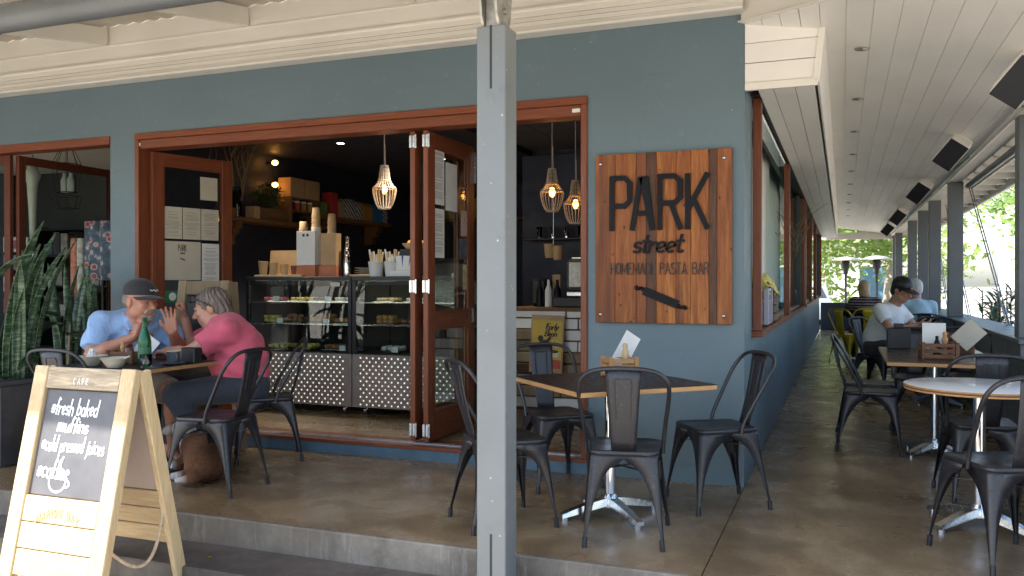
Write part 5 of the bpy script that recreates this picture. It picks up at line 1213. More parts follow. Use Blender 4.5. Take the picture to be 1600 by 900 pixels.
# ------------------------------------------------------------ bodies: smooth blended distance fields turned into one continuous surface
class Body:
    def __init__(s, k=.03): s.p = []; s.k = k
    def cap(s, a, b, ra, rb, k=None, cut=None): s.p.append(('c', np.array(a,float), np.array(b,float), ra, rb, k, cut)); return s
    def chain(s, pts, rs, k=None):
        for i in range(len(pts)-1): s.cap(pts[i], pts[i+1], rs[i], rs[i+1], k)
        return s
    def ell(s, c, r, R=None, k=None, cut=None): s.p.append(('e', np.array(c,float), np.array(r,float), np.array(R if R is not None else np.eye(3),float), k, cut)); return s
    def box(s, c, h, rr, R=None, k=None): s.p.append(('b', np.array(c,float), np.array(h,float), rr, np.array(R if R is not None else np.eye(3),float), k, None)); return s
    def mesh(s, h=.008, noise=None):
        lo = []; hi = []
        for q in s.p:
            if q[0] == 'c': m = max(q[3],q[4]); lo += [np.minimum(q[1],q[2])-m]; hi += [np.maximum(q[1],q[2])+m]
            else:
                m = float(np.max(q[2]))*1.75 + (q[3] if q[0] == 'b' else 0); lo += [q[1]-m]; hi += [q[1]+m]
        lo = np.min(lo,0)-4*h; hi = np.max(hi,0)+4*h; N = np.ceil((hi-lo)/h).astype(int)+1
        D = np.full(N, .08, np.float32); ax = [lo[i]+h*np.arange(N[i]) for i in range(3)]
        for q in s.p:
            k = q[5] if q[0] in 'cb' else q[4]; k = s.k if k is None else k; cut = q[-1]
            if q[0] == 'c': m = max(q[3],q[4])+k+2*h; a = np.minimum(q[1],q[2])-m; b = np.maximum(q[1],q[2])+m
            else: m = float(np.max(q[2]))*1.75+(q[3] if q[0] == 'b' else 0)+k+2*h; a = q[1]-m; b = q[1]+m
            i0 = np.clip(np.floor((a-lo)/h).astype(int),0,N-1); i1 = np.clip(np.ceil((b-lo)/h).astype(int)+1,1,N)
            X,Y_,Z = np.meshgrid(ax[0][i0[0]:i1[0]],ax[1][i0[1]:i1[1]],ax[2][i0[2]:i1[2]],indexing='ij'); Pp = np.stack([X,Y_,Z],-1).astype(np.float32)
            if q[0] == 'c':
                ba = q[2]-q[1]; L2 = float(ba@ba)+1e-12; t = np.clip(((Pp-q[1])@ba)/L2,0,1)
                d = np.linalg.norm(Pp-q[1]-t[...,None]*ba,axis=-1)-(q[3]+(q[4]-q[3])*t)
            elif q[0] == 'e':
                l = (Pp-q[1])@q[3]; k0 = np.linalg.norm(l/q[2],axis=-1); k1 = np.linalg.norm(l/(q[2]**2),axis=-1)+1e-9; d = k0*(k0-1)/k1
            else:
                l = np.abs((Pp-q[1])@q[4])-q[2]; d = np.linalg.norm(np.maximum(l,0),axis=-1)+np.minimum(np.max(l,-1),0)-q[3]
            if cut is not None:
                for c0,n0 in cut: d = np.maximum(d, (Pp-np.array(c0))@np.array(n0))
            sl = D[i0[0]:i1[0],i0[1]:i1[1],i0[2]:i1[2]]
            hh = np.maximum(k-np.abs(sl-d),0)/k; D[i0[0]:i1[0],i0[1]:i1[1],i0[2]:i1[2]] = np.minimum(sl,d)-hh*hh*k*.25
        if noise is not None:
            X,Y_,Z = np.meshgrid(*ax,indexing='ij'); D = D+noise(X,Y_,Z)
        return nets(D, lo, h)
def nets(D, lo, h):
    S_ = D < 0; nx,ny,nz = D.shape
    acc = np.zeros((nx-1,ny-1,nz-1,3)); cnt = np.zeros((nx-1,ny-1,nz-1))
    cs = [(i,j,k) for i in (0,1) for j in (0,1) for k in (0,1)]
    v = lambda A,c: A[c[0]:nx-1+c[0],c[1]:ny-1+c[1],c[2]:nz-1+c[2]]
    tot = sum(v(S_,c).astype(np.int8) for c in cs); act = (tot > 0)&(tot < 8); idx = np.argwhere(act)
    I = tuple(idx.T); P = np.zeros((len(idx),3)); C = np.zeros(len(idx))
    for a in cs:
        for ax in range(3):
            if a[ax]: continue
            b = list(a); b[ax] = 1; b = tuple(b)
            da = D[I[0]+a[0],I[1]+a[1],I[2]+a[2]]; db = D[I[0]+b[0],I[1]+b[1],I[2]+b[2]]
            m = (da < 0) != (db < 0); t = np.where(m, da/(da-db+1e-12), 0)
            p = np.tile(np.array(a,float),(len(idx),1)); p[:,ax] += t; P[m] += p[m]; C[m] += 1
    verts = (idx+P/np.maximum(C,1)[:,None])*h+lo
    vid = -np.ones(act.shape,int); vid[I] = np.arange(len(idx)); faces = []
    for ax in range(3):
        o1,o2 = [(1,2),(2,0),(0,1)][ax]
        sl = [slice(1,-1)]*3; sl[ax] = slice(0,-1); s2 = [slice(1,-1)]*3; s2[ax] = slice(1,None)
        A = S_[tuple(sl)]; Bq = S_[tuple(s2)]; ch = np.argwhere(A != Bq); st = np.array([1,1,1]); st[ax] = 0; ch = ch+st
        if not len(ch): continue
        e1 = np.zeros(3,int); e1[o1] = 1; e2 = np.zeros(3,int); e2[o2] = 1
        q = [vid[tuple((ch-d).T)] for d in (e1+e2, e2, 0*e1, e1)]
        ins = S_[tuple(ch.T)]
        Q = np.stack(q,1); Q[~ins] = Q[~ins][:,::-1]; faces.append(Q)
    Fc = np.concatenate(faces); Fc = Fc[(Fc >= 0).all(1)]
    return verts, Fc
def body_obj(name, vf, mat, parent, it=2):
    v,f = vf; f = np.asarray(f); v = np.asarray(v,float)
    for _ in range(it):                                          # light relaxation removes the grid steps
        s_ = np.zeros_like(v); c = np.zeros(len(v))
        for i in range(4):
            np.add.at(s_, f[:,i], v[f[:,(i+1)%4]]); np.add.at(c, f[:,i], 1); np.add.at(s_, f[:,i], v[f[:,i-1]]); np.add.at(c, f[:,i], 1)
        v = v*.45+.55*s_/np.maximum(c,1)[:,None]
    me = bpy.data.meshes.new(name); me.from_pydata(v.tolist(), [], f.tolist()); me.polygons.foreach_set('use_smooth',[True]*len(me.polygons)); me.update()
    return link(name, me, mat, parent)
def frame(fw, up=(0,0,1)):
    f_ = np.array(fw,float); f_ /= np.linalg.norm(f_); u = np.array(up,float); r_ = np.cross(f_,u); r_ /= np.linalg.norm(r_); u = np.cross(r_,f_)
    return np.stack([r_,f_,u],1)                                 # columns: right, forward, up
def head(Bd, c, R, s=1., skin=True):
    """c centre of head; R frame"""
    p = lambda x,y,z: np.array(c)+R@np.array([x,y,z])*s
    Bd.ell(p(0,-.012,.030),np.array([.076,.094,.085])*s,R,.02); Bd.ell(p(0,.030,-.035),np.array([.062,.066,.082])*s,R,.025)
    Bd.ell(p(0,.046,-.083),np.array([.036,.034,.028])*s,R,.03)                                              # chin
    for q in (-1,1):
        Bd.ell(p(q*.050,.020,-.060),np.array([.022,.045,.028])*s,R,.03)                                     # jaw
        Bd.ell(p(q*.038,.072,-.012),np.array([.022,.018,.018])*s,R,.02)                                     # cheek
        Bd.ell(p(q*.028,.083,.022),np.array([.026,.012,.009])*s,R,.012)                                     # brow
        Bd.ell(p(q*.079,-.005,-.005),np.array([.010,.020,.032])*s,R,.008)                                   # ear
    Bd.cap(p(0,.088,.010),p(0,.112,-.026),.009*s,.014*s,.012)                                               # nose
    for q in (-1,1): Bd.ell(p(q*.011,.098,-.030),np.array([.010,.012,.008])*s,R,.008)
    Bd.ell(p(0,.089,-.053),np.array([.024,.010,.006])*s,R,.006); Bd.ell(p(0,.087,-.064),np.array([.021,.010,.007])*s,R,.006)   # lips
def hand(Bd, w_, fw, nrm, side, curl=.4, s=1., spread=.1, thumb=.6):
    """w_ wrist; fw finger direction; nrm palm normal; side +1: thumb on the +x side of frame"""
    f_ = np.array(fw,float); f_ /= np.linalg.norm(f_); n_ = np.array(nrm,float); n_ -= f_*(n_@f_); n_ /= np.linalg.norm(n_); x_ = np.cross(f_,n_)*side
    w_ = np.array(w_,float); R = np.stack([x_,f_,n_],1)
    Bd.box(w_+f_*.048*s, np.array([.030,.036,.005])*s, .009*s, R, .012)
    for i,(off,L) in enumerate(((.030,.072),(.010,.080),(-.010,.075),(-.029,.060))):
        a = w_+f_*.088*s+x_*off*s; d = f_+x_*spread*(off/.03); d /= np.linalg.norm(d); q = a; c_ = curl*(1+.12*i); ang = 0; rr = .0092*s
        for j,seg in enumerate((.42,.32,.26)):
            ang += c_*(.8 if j == 0 else 1.); v_ = d*math.cos(ang)+n_*math.sin(ang); e = q+v_*L*seg*s; Bd.cap(q,e,rr,rr*.92,.004); q = e; rr *= .93
    a = w_+f_*.022*s+x_*.026*s; d = x_*thumb+f_*.65+n_*.35; d /= np.linalg.norm(d); b = a+d*.042*s; Bd.cap(a,b,.013*s,.011*s,.012); d2 = f_*.85+x_*.15+n_*.35*(.5+curl); d2 /= np.linalg.norm(d2); Bd.cap(b,b+d2*.034*s,.0105*s,.0088*s,.006)
def skin_mat(name, c):
    m = NT(name); co = m.co(); n = m.noise(co, 14, 4); n2 = m.noise(co, 90, 3)
    m.col(m.ramp(n,[(.3,scl((c[0],c[1]*.88,c[2]*.85),.92)),(.7,c)])).rough(.5).set(Subsurface_Weight=.12, Subsurface_Scale=.01); m.b.inputs['Subsurface Radius'].default_value = (1,.35,.2); m.bump(n2,.06,.002); return m.m
def cloth_mat(name, c, c2=None, fold=9, strength=.5, r=.85):
    m = NT(name); co = m.co((1,1,.7)); n = m.noise(co, fold, 3, .5, 1.5); n2 = m.noise(m.co(), 260, 2)
    m.col(m.ramp(m.noise(co,4,4),[(.3,scl(c,.93)),(.7,scl(c,1.07))])).rough(r).set(Sheen_Weight=.15); m.bump(n,strength,.02); return m.m
def hair_mat(name, c1, c2):
    m = NT(name); co = m.co((40,40,5)); n = m.noise(co, 2, 4, .6, .5); m.col(m.ramp(n,[(.32,c1),(.68,c2)])).rough(.45); m.bump(n,.5,.01); return m.m
def eyes(parent, c, R, s=1., mat=None):
    for q in (-1,1):
        o = MB(); o.ball(tuple(np.array(c)+R@np.array([q*.030,.077,.004])*s), .0115*s, 10); e = o.build('eye', plain('eye_white',(.5,.46,.42),.2), parent)
        o = MB(); o.ball(tuple(np.array(c)+R@np.array([q*.030,.0845,.003])*s), .0058*s, 8); o.build('iris', M['blackg'], e)
SK1 = skin_mat('tanned_skin',(.44,.205,.125)); SK2 = skin_mat('fair_warm_skin',(.50,.27,.18)); SK3 = skin_mat('olive_skin',(.42,.24,.155))
def person(label): return empty('person', (0,0,0), 0, label, 'person')
def vrot(a, v): c,s_ = math.cos(a),math.sin(a); return np.array([v[0]*c-v[1]*s_, v[0]*s_+v[1]*c, v[2]])
class Pose:
    """local: faces +y; origin on the floor under the hips"""
    def __init__(s, loc, ang): s.loc = np.array(loc,float); s.a = ang
    def __call__(s, x, y, z): return s.loc+vrot(s.a,(x,y,z))
    def d(s, x, y, z): return vrot(s.a,(x,y,z))

# ---- person in the light blue shirt and black cap
random.seed(11)
pe = person('person in light blue shirt and black cap gesturing with open hands at the table')
pe.location = (-4.74,4.63,0)
p = Pose((0,0,0), rad(-122)); pf = lambda *a: p(*a)
HIP = .50
hc = p(-.02,.215,1.125); HR = frame(p.d(-.55,1,-.12))
bd = Body(.03)
head(bd, hc, HR, 1.16)
sh = {1:p(.205,.09,.965), -1:p(-.205,.09,.965)}
neck = p(-.01,.155,1.01)
bd.chain([p(0,.09,.93),neck,hc+HR@np.array([0,-.02,-.04])],[.085,.068,.065],.04)
bd.chain([p(0,0,.52),p(0,.02,.68),p(0,.09,.88)],[.16,.155,.15],.06)
el = {1:p(.285,.20,.765), -1:p(-.295,.21,.765)}
wr = {1:p(.06,.36,.885), -1:p(-.185,.38,.915)}
for q in (1,-1):
    bd.chain([sh[q],(sh[q]+el[q])/2,el[q]],[.062,.055,.047],.03); bd.chain([el[q],el[q]*.65+wr[q]*.35,wr[q]],[.047,.047,.031],.02)
hand(bd, wr[1], p.d(-.32,.05,1), p.d(-1,-.1,.0), 1, .18, 1.05, .12)
hand(bd, wr[-1], p.d(.08,-.12,1), p.d(.55,.9,.1), -1, .12, 1.05, .25)
kn = {1:p(.17,.44,.505), -1:p(-.17,.46,.505)}; an = {1:p(.19,.38,.08), -1:p(-.20,.36,.08)}
for q in (1,-1):
    bd.chain([p(q*.10,.02,.53),kn[q]],[.095,.066],.03); bd.chain([kn[q],kn[q]*.7+an[q]*.3,an[q]],[.062,.058,.036],.02)
bd.chain([an[1]+p.d(0,0,-.02),an[1]+p.d(.02,.15,-.045)],[.036,.026]); bd.chain([an[-1]+p.d(0,0,-.02),an[-1]+p.d(-.02,.15,-.045)],[.036,.026])
body_obj('body', bd.mesh(.0058), SK1, pe, 1)
st = Body(.05)
st.cap(p(0,.0,.58),p(0,.01,.66),.19,.205,.06,[(p(0,0,.475),np.array([0,0,-1.]))]); st.chain([p(0,.01,.66),p(0,.04,.80),p(0,.07,.92)],[.200,.185,.150],.06)
st.cap(p(.10,.075,.94),p(-.10,.075,.94),.115,.115,.05)
for q in (1,-1):
    d = el[q]-sh[q]; e_ = sh[q]+d*.80; n_ = d/np.linalg.norm(d); st.cap(sh[q]-d*.08,e_+d*.1,.088,.086,.04,[(e_,n_)])
st.cap(p(0,.11,.96),neck+np.array([0,0,.0]),.105,.082,.03,[(neck+np.array([0,0,-.002]),(HR@np.array([0,.35,1]))/1.06)])
M['shirtblue'] = cloth_mat('light_blue_linen',(.27,.42,.66),fold=11,strength=.6)
folds = lambda X,Y_,Z: .0075*np.sin(26*Z+16*X+2.2*np.sin(14*Y_+9*X))*np.sin(19*Y_-13*X+2.*np.sin(17*Z))+.004*np.sin(55*Z-30*Y_+3*np.sin(20*X))
so = body_obj('shirt', st.mesh(.008, folds), M['shirtblue'], pe, 1)
for q in (-1,1):
    cl = MB()
    a = neck+HR@np.array([q*.075,-.02,-.005]); b = neck+HR@np.array([q*.06,.085,-.06]); c_ = neck+HR@np.array([q*.12,.07,-.075]); d_ = neck+HR@np.array([q*.11,-.03,-.035])
    cl.add([a,b,c_,d_],[(0,1,2,3)]); cl.build('collar', M['shirtblue'], pe, solid=.008)
tr_ = Body(.04)
for q in (1,-1):
    d = kn[q]-p(q*.10,.02,.53); e_ = p(q*.10,.02,.53)+d*.86; tr_.cap(p(q*.10,.0,.53),e_+d*.1,.118,.094,.04,[(e_,d/np.linalg.norm(d))])
tr_.cap(p(.06,-.03,.53),p(-.06,-.03,.53),.125,.125,.05)
body_obj('shorts', tr_.mesh(.009), cloth_mat('beige_cotton',(.28,.23,.17)), pe)
# cap: crown, brim
cp = Body(.012); h_ = lambda x,y,z: hc+HR@np.array([x,y,z])*1.16
cp.ell(h_(0,-.012,.062),np.array([.088,.108,.080])*1.13,HR,.01,[(h_(0,0,.040),-(HR@np.array([0,-.10,1.])))])
o = body_obj('cap', cp.mesh(.006), cloth_mat('black_cap_cloth',(.018,.018,.02),strength=.2), pe, 1)
br = MB(); P_ = []
for i in range(6):
    u = i/5; row = []
    for j in range(13):
        a = rad(-72+144*j/12); r0 = .094; row.append(h_(math.sin(a)*r0*(1+.02*u), math.cos(a)*(r0+.006)+u*.075*math.cos(a*.8), .046-.012*u-.016*abs(math.sin(a))**2))
    P_.append(row)
br.grid(P_); br.build('brim', cloth_mat('black_brim_cloth',(.016,.016,.018),strength=.1), pe, solid=.004)
ls, wd = text_strokes('RYX', .02, 1., .25, .2)
q = stroke_mesh(ls[:0]+[[(0,.004),(.012,.014),(.02,.002),(.034,.013),(.05,.006),(.062,.012)]], .005, .001, lambda u,v,d: Vector(h_(-.03+u*.95, .107-.9*abs(u-.03)**1.6, .070+v)) ); q.build('cap_print', M['paperw'], pe)
gt = Body(.01); g_ = h_
gt.ell(g_(0,.062,-.090),np.array([.038,.036,.030])*1.16,HR); gt.ell(g_(0,.092,-.044),np.array([.030,.010,.007])*1.16,HR)
for q in (-1,1): gt.cap(g_(q*.030,.085,-.045),g_(q*.030,.074,-.085),.0085,.012)
body_obj('goatee', gt.mesh(.005), hair_mat('grey_beard',(.20,.17,.14),(.46,.43,.39)), pe, 1)
hr = Body(.01); hr.ell(h_(0,-.03,.005),np.array([.083,.088,.066])*1.16,HR,None,[(h_(0,-.002,0),HR@np.array([0,1,.3]))])
body_obj('hair', hr.mesh(.006), hair_mat('grey_brown_hair',(.10,.075,.055),(.25,.21,.17)), pe, 1)
eyes(pe, hc, HR, 1.16)

# ---- person in the pink shirt seen from behind
pp = person('person in pink t-shirt and dark jeans sitting with back turned and raised fist')
pp.location = (-3.93,4.90,0)
p = Pose((0,0,0), rad(130)); 
hc = p(.06,.245,1.075); HR = frame(p.d(.15,1,-.30))
bd = Body(.03); head(bd, hc, HR, 1.13)
neck = p(.045,.20,.975)
bd.chain([p(.02,.18,.93),neck,hc+HR@np.array([0,-.03,-.05])],[.085,.066,.062],.04)
bd.chain([p(0,.02,.52),p(0,.07,.72),p(.02,.14,.88)],[.15,.15,.14],.06)
sh = {1:p(.20,.20,.915), -1:p(-.175,.17,.905)}
el = {1:p(.24,.40,.785), -1:p(-.19,.40,.775)}
wr = {1:p(.27,.43,1.01), -1:p(.02,.53,.785)}
for q in (1,-1):
    bd.chain([sh[q],(sh[q]+el[q])/2,el[q]],[.06,.052,.046],.03); bd.chain([el[q],el[q]*.65+wr[q]*.35,wr[q]],[.046,.046,.031],.02)
hand(bd, wr[1], p.d(-.05,.2,1), p.d(-.2,1,-.1), 1, 1.45, 1.08, .02)
hand(bd, wr[-1], p.d(.75,.5,-.12), p.d(0,0,-1), -1, .5, 1.0, .05)
kn = {1:p(.16,.50,.515), -1:p(-.15,.47,.50)}; an = {1:p(.10,.52,.09), -1:p(-.16,.28,.09)}
for q in (1,-1):
    bd.chain([p(q*.10,.04,.53),kn[q]],[.09,.062],.03); bd.chain([kn[q],kn[q]*.7+an[q]*.3,an[q]],[.058,.055,.036],.02)
    bd.chain([an[q]+p.d(0,0,-.02),an[q]+p.d(.01*q,.15,-.045)],[.034,.026])
body_obj('body', bd.mesh(.0058), SK2, pp, 1)
st = Body(.05)
st.cap(p(0,.02,.58),p(0,.06,.68),.175,.185,.07,[(p(0,0,.475),np.array([0,0,-1.]))]); st.chain([p(0,.05,.68),p(0,.09,.80),p(.02,.14,.91)],[.185,.178,.145],.07)
st.cap(p(.11,.17,.91),p(-.09,.15,.905),.112,.112,.05)
for q in (1,-1):
    d = el[q]-sh[q]; e_ = sh[q]+d*.62; n_ = d/np.linalg.norm(d); st.cap(sh[q]-d*.1,e_+d*.1,.088,.080,.04,[(e_,n_)])
st.cap(p(.02,.18,.94),neck,.11,.078,.03,[(neck-HR@np.array([0,.0,.018]),HR@np.array([0,.2,1.]))])
M['pink'] = cloth_mat('pink_cotton',(.60,.100,.155),fold=8,strength=.5)
body_obj('shirt', st.mesh(.008, lambda X,Y_,Z: .75*folds(X*.8+.3,Y_*.8,Z)), M['pink'], pp, 1)
tr_ = Body(.04)
for q in (1,-1):
    tr_.cap(p(q*.10,.02,.53),kn[q],.112,.082,.04); e_ = an[q]+(kn[q]-an[q])*.08; tr_.cap(kn[q],e_,.080,.056,.03,[(e_,(an[q]-kn[q])/np.linalg.norm(an[q]-kn[q]))])
tr_.cap(p(.06,-.03,.53),p(-.06,-.03,.53),.125,.125,.05)
body_obj('jeans', tr_.mesh(.009), cloth_mat('dark_navy_denim',(.030,.034,.048),strength=.6), pp)
for q in (1,-1):
    s_ = Body(.02); s_.chain([an[q]+p.d(0,-.03,-.055),an[q]+p.d(0,.07,-.055),an[q]+p.d(.01*q,.17,-.062)],[.034,.034,.026]); body_obj('shoe', s_.mesh(.007), M['black'], pp)
h_ = lambda x,y,z: hc+HR@np.array([x,y,z])*1.13
hr = Body(.02)
hr.ell(h_(0,-.022,.040),np.array([.088,.105,.090])*1.13,HR,None,[(h_(0,.045,.02),HR@np.array([0,1,-.55]))]); hr.ell(h_(0,-.055,-.03),np.array([.078,.062,.075])*1.13,HR,None,[(h_(0,-.010,0),HR@np.array([0,1,0.]))])
hr.cap(h_(.03,-.085,-.07),h_(.035,-.10,-.115),.035,.022); hr.cap(h_(-.03,-.085,-.07),h_(-.035,-.10,-.11),.035,.022)
rn = np.random.RandomState(4)
hr2 = hr.mesh(.0055, lambda X,Y_,Z: .0035*np.sin(210*(X*.7+Y_*.7)+5*np.sin(22*Z)+4*np.sin(31*X)))
body_obj('hair', hr2, hair_mat('ash_brown_grey_hair',(.045,.030,.023),(.24,.19,.155)), pp, 1)
gl = MB()
for q in (-1,1):
    gl.tube([h_(q*.089,-.02,.008),h_(q*.088,.03,.055),h_(q*.080,.065,.085)], .0035, 6)
    gl.tube(smooth_path([h_(q*.012,.098,.10),h_(q*.040,.100,.112),h_(q*.068,.085,.10),h_(q*.066,.092,.072),h_(q*.038,.108,.068),h_(q*.014,.107,.078),h_(q*.012,.098,.10)],3), .0035, 6)
gl.tube([h_(-.014,.1,.092),h_(.014,.1,.092)], .0035, 6)
T(gl.build('spectacles', M['black'], None), 'dark spectacles pushed up on the head of the person in pink', 'glasses').location = pp.location
eyes(pp, hc, HR, 1.13)

# ---- person in the white shirt and cap on the side veranda
def sitter(label, loc, ang, skin, shirtm, hairm, longhair=False, cap_=False, lean=.06, s=1., res=.012, table=True, headfw=(0,1,-.25), trousers=None, sleeve=.55, hairr=1.):
    o = person(label); o.location = loc; p = Pose((0,0,0), ang)
    hc = p(0,.10+lean*1.7,1.17); HR = frame(p.d(*headfw)); neck = p(0,.05+lean*1.4,1.03)
    bd = Body(.03); head(bd, hc, HR, 1.08)
    bd.chain([p(0,.04+lean,.95),neck,hc+HR@np.array([0,-.02,-.05])],[.065,.06,.058],.04); bd.chain([p(0,0,.56),p(0,.02,.7),p(0,.02+lean,.88)],[.12,.12,.10],.06)
    sh = {q:p(q*.18,.03+lean,.94) for q in (1,-1)}; el = {q:p(q*.25,.20+lean,.73) for q in (1,-1)}; wr = {q:p(q*.09,.42+lean,.80) for q in (1,-1)}
    for q in (1,-1):
        bd.chain([sh[q],el[q]],[.056,.044],.03); bd.chain([el[q],wr[q]],[.044,.029],.02); hand(bd, wr[q], p.d(-q*.4,1,.1), p.d(-q*.5,0,.5), q, .6, 1.)
    kn = {q:p(q*.13,.45,.50) for q in (1,-1)}; an = {q:p(q*.13,.36,.08) for q in (1,-1)}
    for q in (1,-1): bd.chain([p(q*.09,.02,.53),kn[q]],[.085,.06],.03); bd.chain([kn[q],an[q]],[.056,.035],.02); bd.chain([an[q],an[q]+p.d(0,.15,-.05)],[.034,.025])
    body_obj('body', bd.mesh(res*.75), skin, o, 1)
    st = Body(.05); st.cap(p(0,-.01,.57),p(0,.0,.65),.165,.165,.06,[(p(0,0,.475),np.array([0,0,-1.]))]); st.chain([p(0,.0,.65),p(0,.02+lean*.6,.8),p(0,.03+lean,.92)],[.165,.165,.13],.06); st.cap(p(.09,.03+lean,.93),p(-.09,.03+lean,.93),.10,.10,.05)
    for q in (1,-1):
        d = el[q]-sh[q]; e_ = sh[q]+d*sleeve; st.cap(sh[q]-d*.08,e_+d*.1,.078,.070,.04,[(e_,d/np.linalg.norm(d))])
    body_obj('shirt', st.mesh(res, lambda X,Y_,Z: .45*folds(X,Y_,Z)), shirtm, o)
    tr_ = Body(.04)
    for q in (1,-1): tr_.chain([p(q*.09,.0,.53),kn[q],an[q]],[.105,.075,.05],.04)
    tr_.cap(p(.06,-.03,.53),p(-.06,-.03,.53),.115,.115,.05); body_obj('trousers', tr_.mesh(res), trousers or cloth_mat('dark_cloth',(.03,.03,.035)), o)
    h_ = lambda x,y,z: hc+HR@np.array([x,y,z])*1.08
    hr = Body(.02); hr.ell(h_(0,-.022,.036),np.array([.086,.102,.090])*1.08*hairr,HR,None,[(h_(0,.045,.02),HR@np.array([0,1,-.55]))])
    if longhair:
        hr.chain([h_(0,-.05,.0),h_(0,-.075,-.10),h_(0,-.08,-.20)],[.088,.080,.055],.03)
    else: hr.ell(h_(0,-.045,-.02),np.array([.078,.064,.07])*1.08*hairr,HR)
    body_obj('hair', hr.mesh(res*.7), hairm, o, 1)
    if cap_:
        cp = Body(.012); cp.ell(h_(0,-.012,.060),np.array([.088,.106,.085])*1.15,HR,.01,[(h_(0,0,.036),-(HR@np.array([0,-.06,1.])))]); body_obj('cap', cp.mesh(.007), M['black'], o, 1)
        br = MB(); P_ = []
        for i in range(5):
            u = i/4; row = []
            for j in range(13):
                a = rad(-75+150*j/12); row.append(h_(math.sin(a)*.097, math.cos(a)*.105+u*.085*math.cos(a*.7), .040-.008*u))
            P_.append(row)
        br.grid(P_); br.build('brim', M['black'], o, solid=.004)
        q = MB(); q.rbox(-.022,.022,-.002,.002,-.008,.008,.001); b_ = q.build('cap_badge', plain('copper_badge',(.45,.22,.1),.5), o); 
        mm = Matrix.Identity(4); cc = h_(.03,.118,.075)
        for i in range(3):
            for j in range(3): mm[i][j] = HR[i][j]
            mm[i][3] = cc[i]
        b_.matrix_local = mm
    eyes(o, hc, HR, 1.08)
    return o, p, wr
M['whitec'] = cloth_mat('white_cotton',(.72,.72,.72),fold=10)
ow, pw, wrw = sitter('person in white t-shirt and black flat cap looking down at a phone', (.40,10.55,0), rad(-125), SK3, M['whitec'], hair_mat('dark_hair',(.012,.01,.009),(.03,.025,.02)), cap_=True, lean=.10, headfw=(.05,1,-.42), res=.010)
ph = MB(); ph.rbox(-.036,.036,-.075,.075,-.004,.004,.003); o = ph.build('phone', M['blackg']); T(o, 'black phone held by the person in the white shirt', 'phone')
hm = (wrw[1]+wrw[-1])/2+np.array(ow.location)+pw.d(0,.10,.03); o.location = tuple(hm); o.rotation_euler = (rad(40),0,rad(-128))
def knit():
    m = NT('patterned_knit'); co = m.co(jitter=False); sx = m.node('SeparateXYZ'); m.l(co, sx.inputs[0])
    wv = m.node('TexWave'); wv.wave_type = 'BANDS'; wv.bands_direction = 'Z'; m.l(co, wv.inputs[0]); wv.inputs['Scale'].default_value = 7; wv.inputs['Distortion'].default_value = 1.5; wv.inputs['Detail'].default_value = 3; wv.inputs['Detail Scale'].default_value = 6
    c = m.ramp(wv.outputs[0],[(.3,(.025,.018,.022)),(.55,(.10,.025,.035)),(.8,(.30,.25,.24))]); k = m.rng(sx.outputs[2],.78,.84,0,1); c = m.mix(k,(.022,.018,.022),c); m.col(c).rough(.9); return m.m
sitter('person with long blond hair and dark patterned jumper on a yellow chair', (.35,14.75,0), rad(6), SK2, knit(), hair_mat('blond_hair',(.36,.22,.10),(.62,.45,.25)), longhair=True, sleeve=1., headfw=(0,1,-.1), res=.013)
sitter('grey haired person in pale blue shirt behind the person in white', (.95,12.4,0), rad(12), SK2, cloth_mat('pale_blue_cotton',(.42,.60,.68)), hair_mat('silver_hair',(.32,.31,.30),(.60,.58,.55)), sleeve=.9, headfw=(.1,1,-.3), res=.013, hairr=1.12)
sitter('person with short light brown hair in the far group by the posts', (.98,14.5,0), rad(170), SK2, cloth_mat('grey_blue_cotton',(.10,.13,.17)), hair_mat('light_brown_hair',(.16,.10,.06),(.36,.25,.17)), headfw=(0,1,-.1), res=.014)

# ---- dog curled on the floor
dg = empty('dog', (-3.90,4.36,0), rad(50), 'brown and white dog lying curled on the floor under the table', 'dog')
Bq = Body(.05)
Bq.chain([(0,-.25,.13),(.05,-.05,.15),(.06,.14,.15),(.02,.26,.17)],[.125,.14,.13,.105],.06)                # trunk curved
Bq.chain([(.02,.26,.19),(-.02,.32,.29)],[.09,.078],.05)                                                   # neck
Bq.ell((-.05,.35,.335),(.075,.085,.068),None,.03); Bq.chain([(-.09,.38,.32),(-.145,.42,.295),(-.17,.44,.285)],[.048,.036,.028],.03)   # skull, muzzle
for q,ex,ey in ((1,-.02,.295),(-1,-.095,.315)): Bq.chain([(ex,ey,.38),(ex+.02*q,ey-.03,.34),(ex+.03*q,ey-.035,.29)],[.018,.026,.016],.012)
Bq.ell((.06,-.20,.11),(.11,.13,.105),None,.04)                                                            # haunch
Bq.chain([(.08,-.18,.08),(.0,-.06,.05),(-.10,-.10,.035),(-.17,-.06,.03)],[.07,.05,.034,.03],.03)          # hind leg: knee forward, hock back
Bq.chain([(.0,.24,.10),(-.10,.20,.06),(-.15,.30,.035),(-.22,.33,.03)],[.065,.042,.032,.03],.03)           # fore leg
Bq.chain([(.10,.20,.09),(.10,.30,.04),(.04,.42,.03)],[.06,.04,.03],.03)
Bq.chain([(.02,-.34,.11),(-.08,-.38,.07),(-.18,-.32,.05)],[.045,.038,.02],.03)                            # tail
rn = np.random.RandomState(2); ph_ = rn.rand(6,4)*6
fur = lambda X,Y_,Z: .0035*np.sin(70*X+ph_[0,0]+8*np.sin(30*Y_))*np.sin(60*Y_+ph_[1,0]+6*np.sin(34*Z))*np.sin(66*Z)
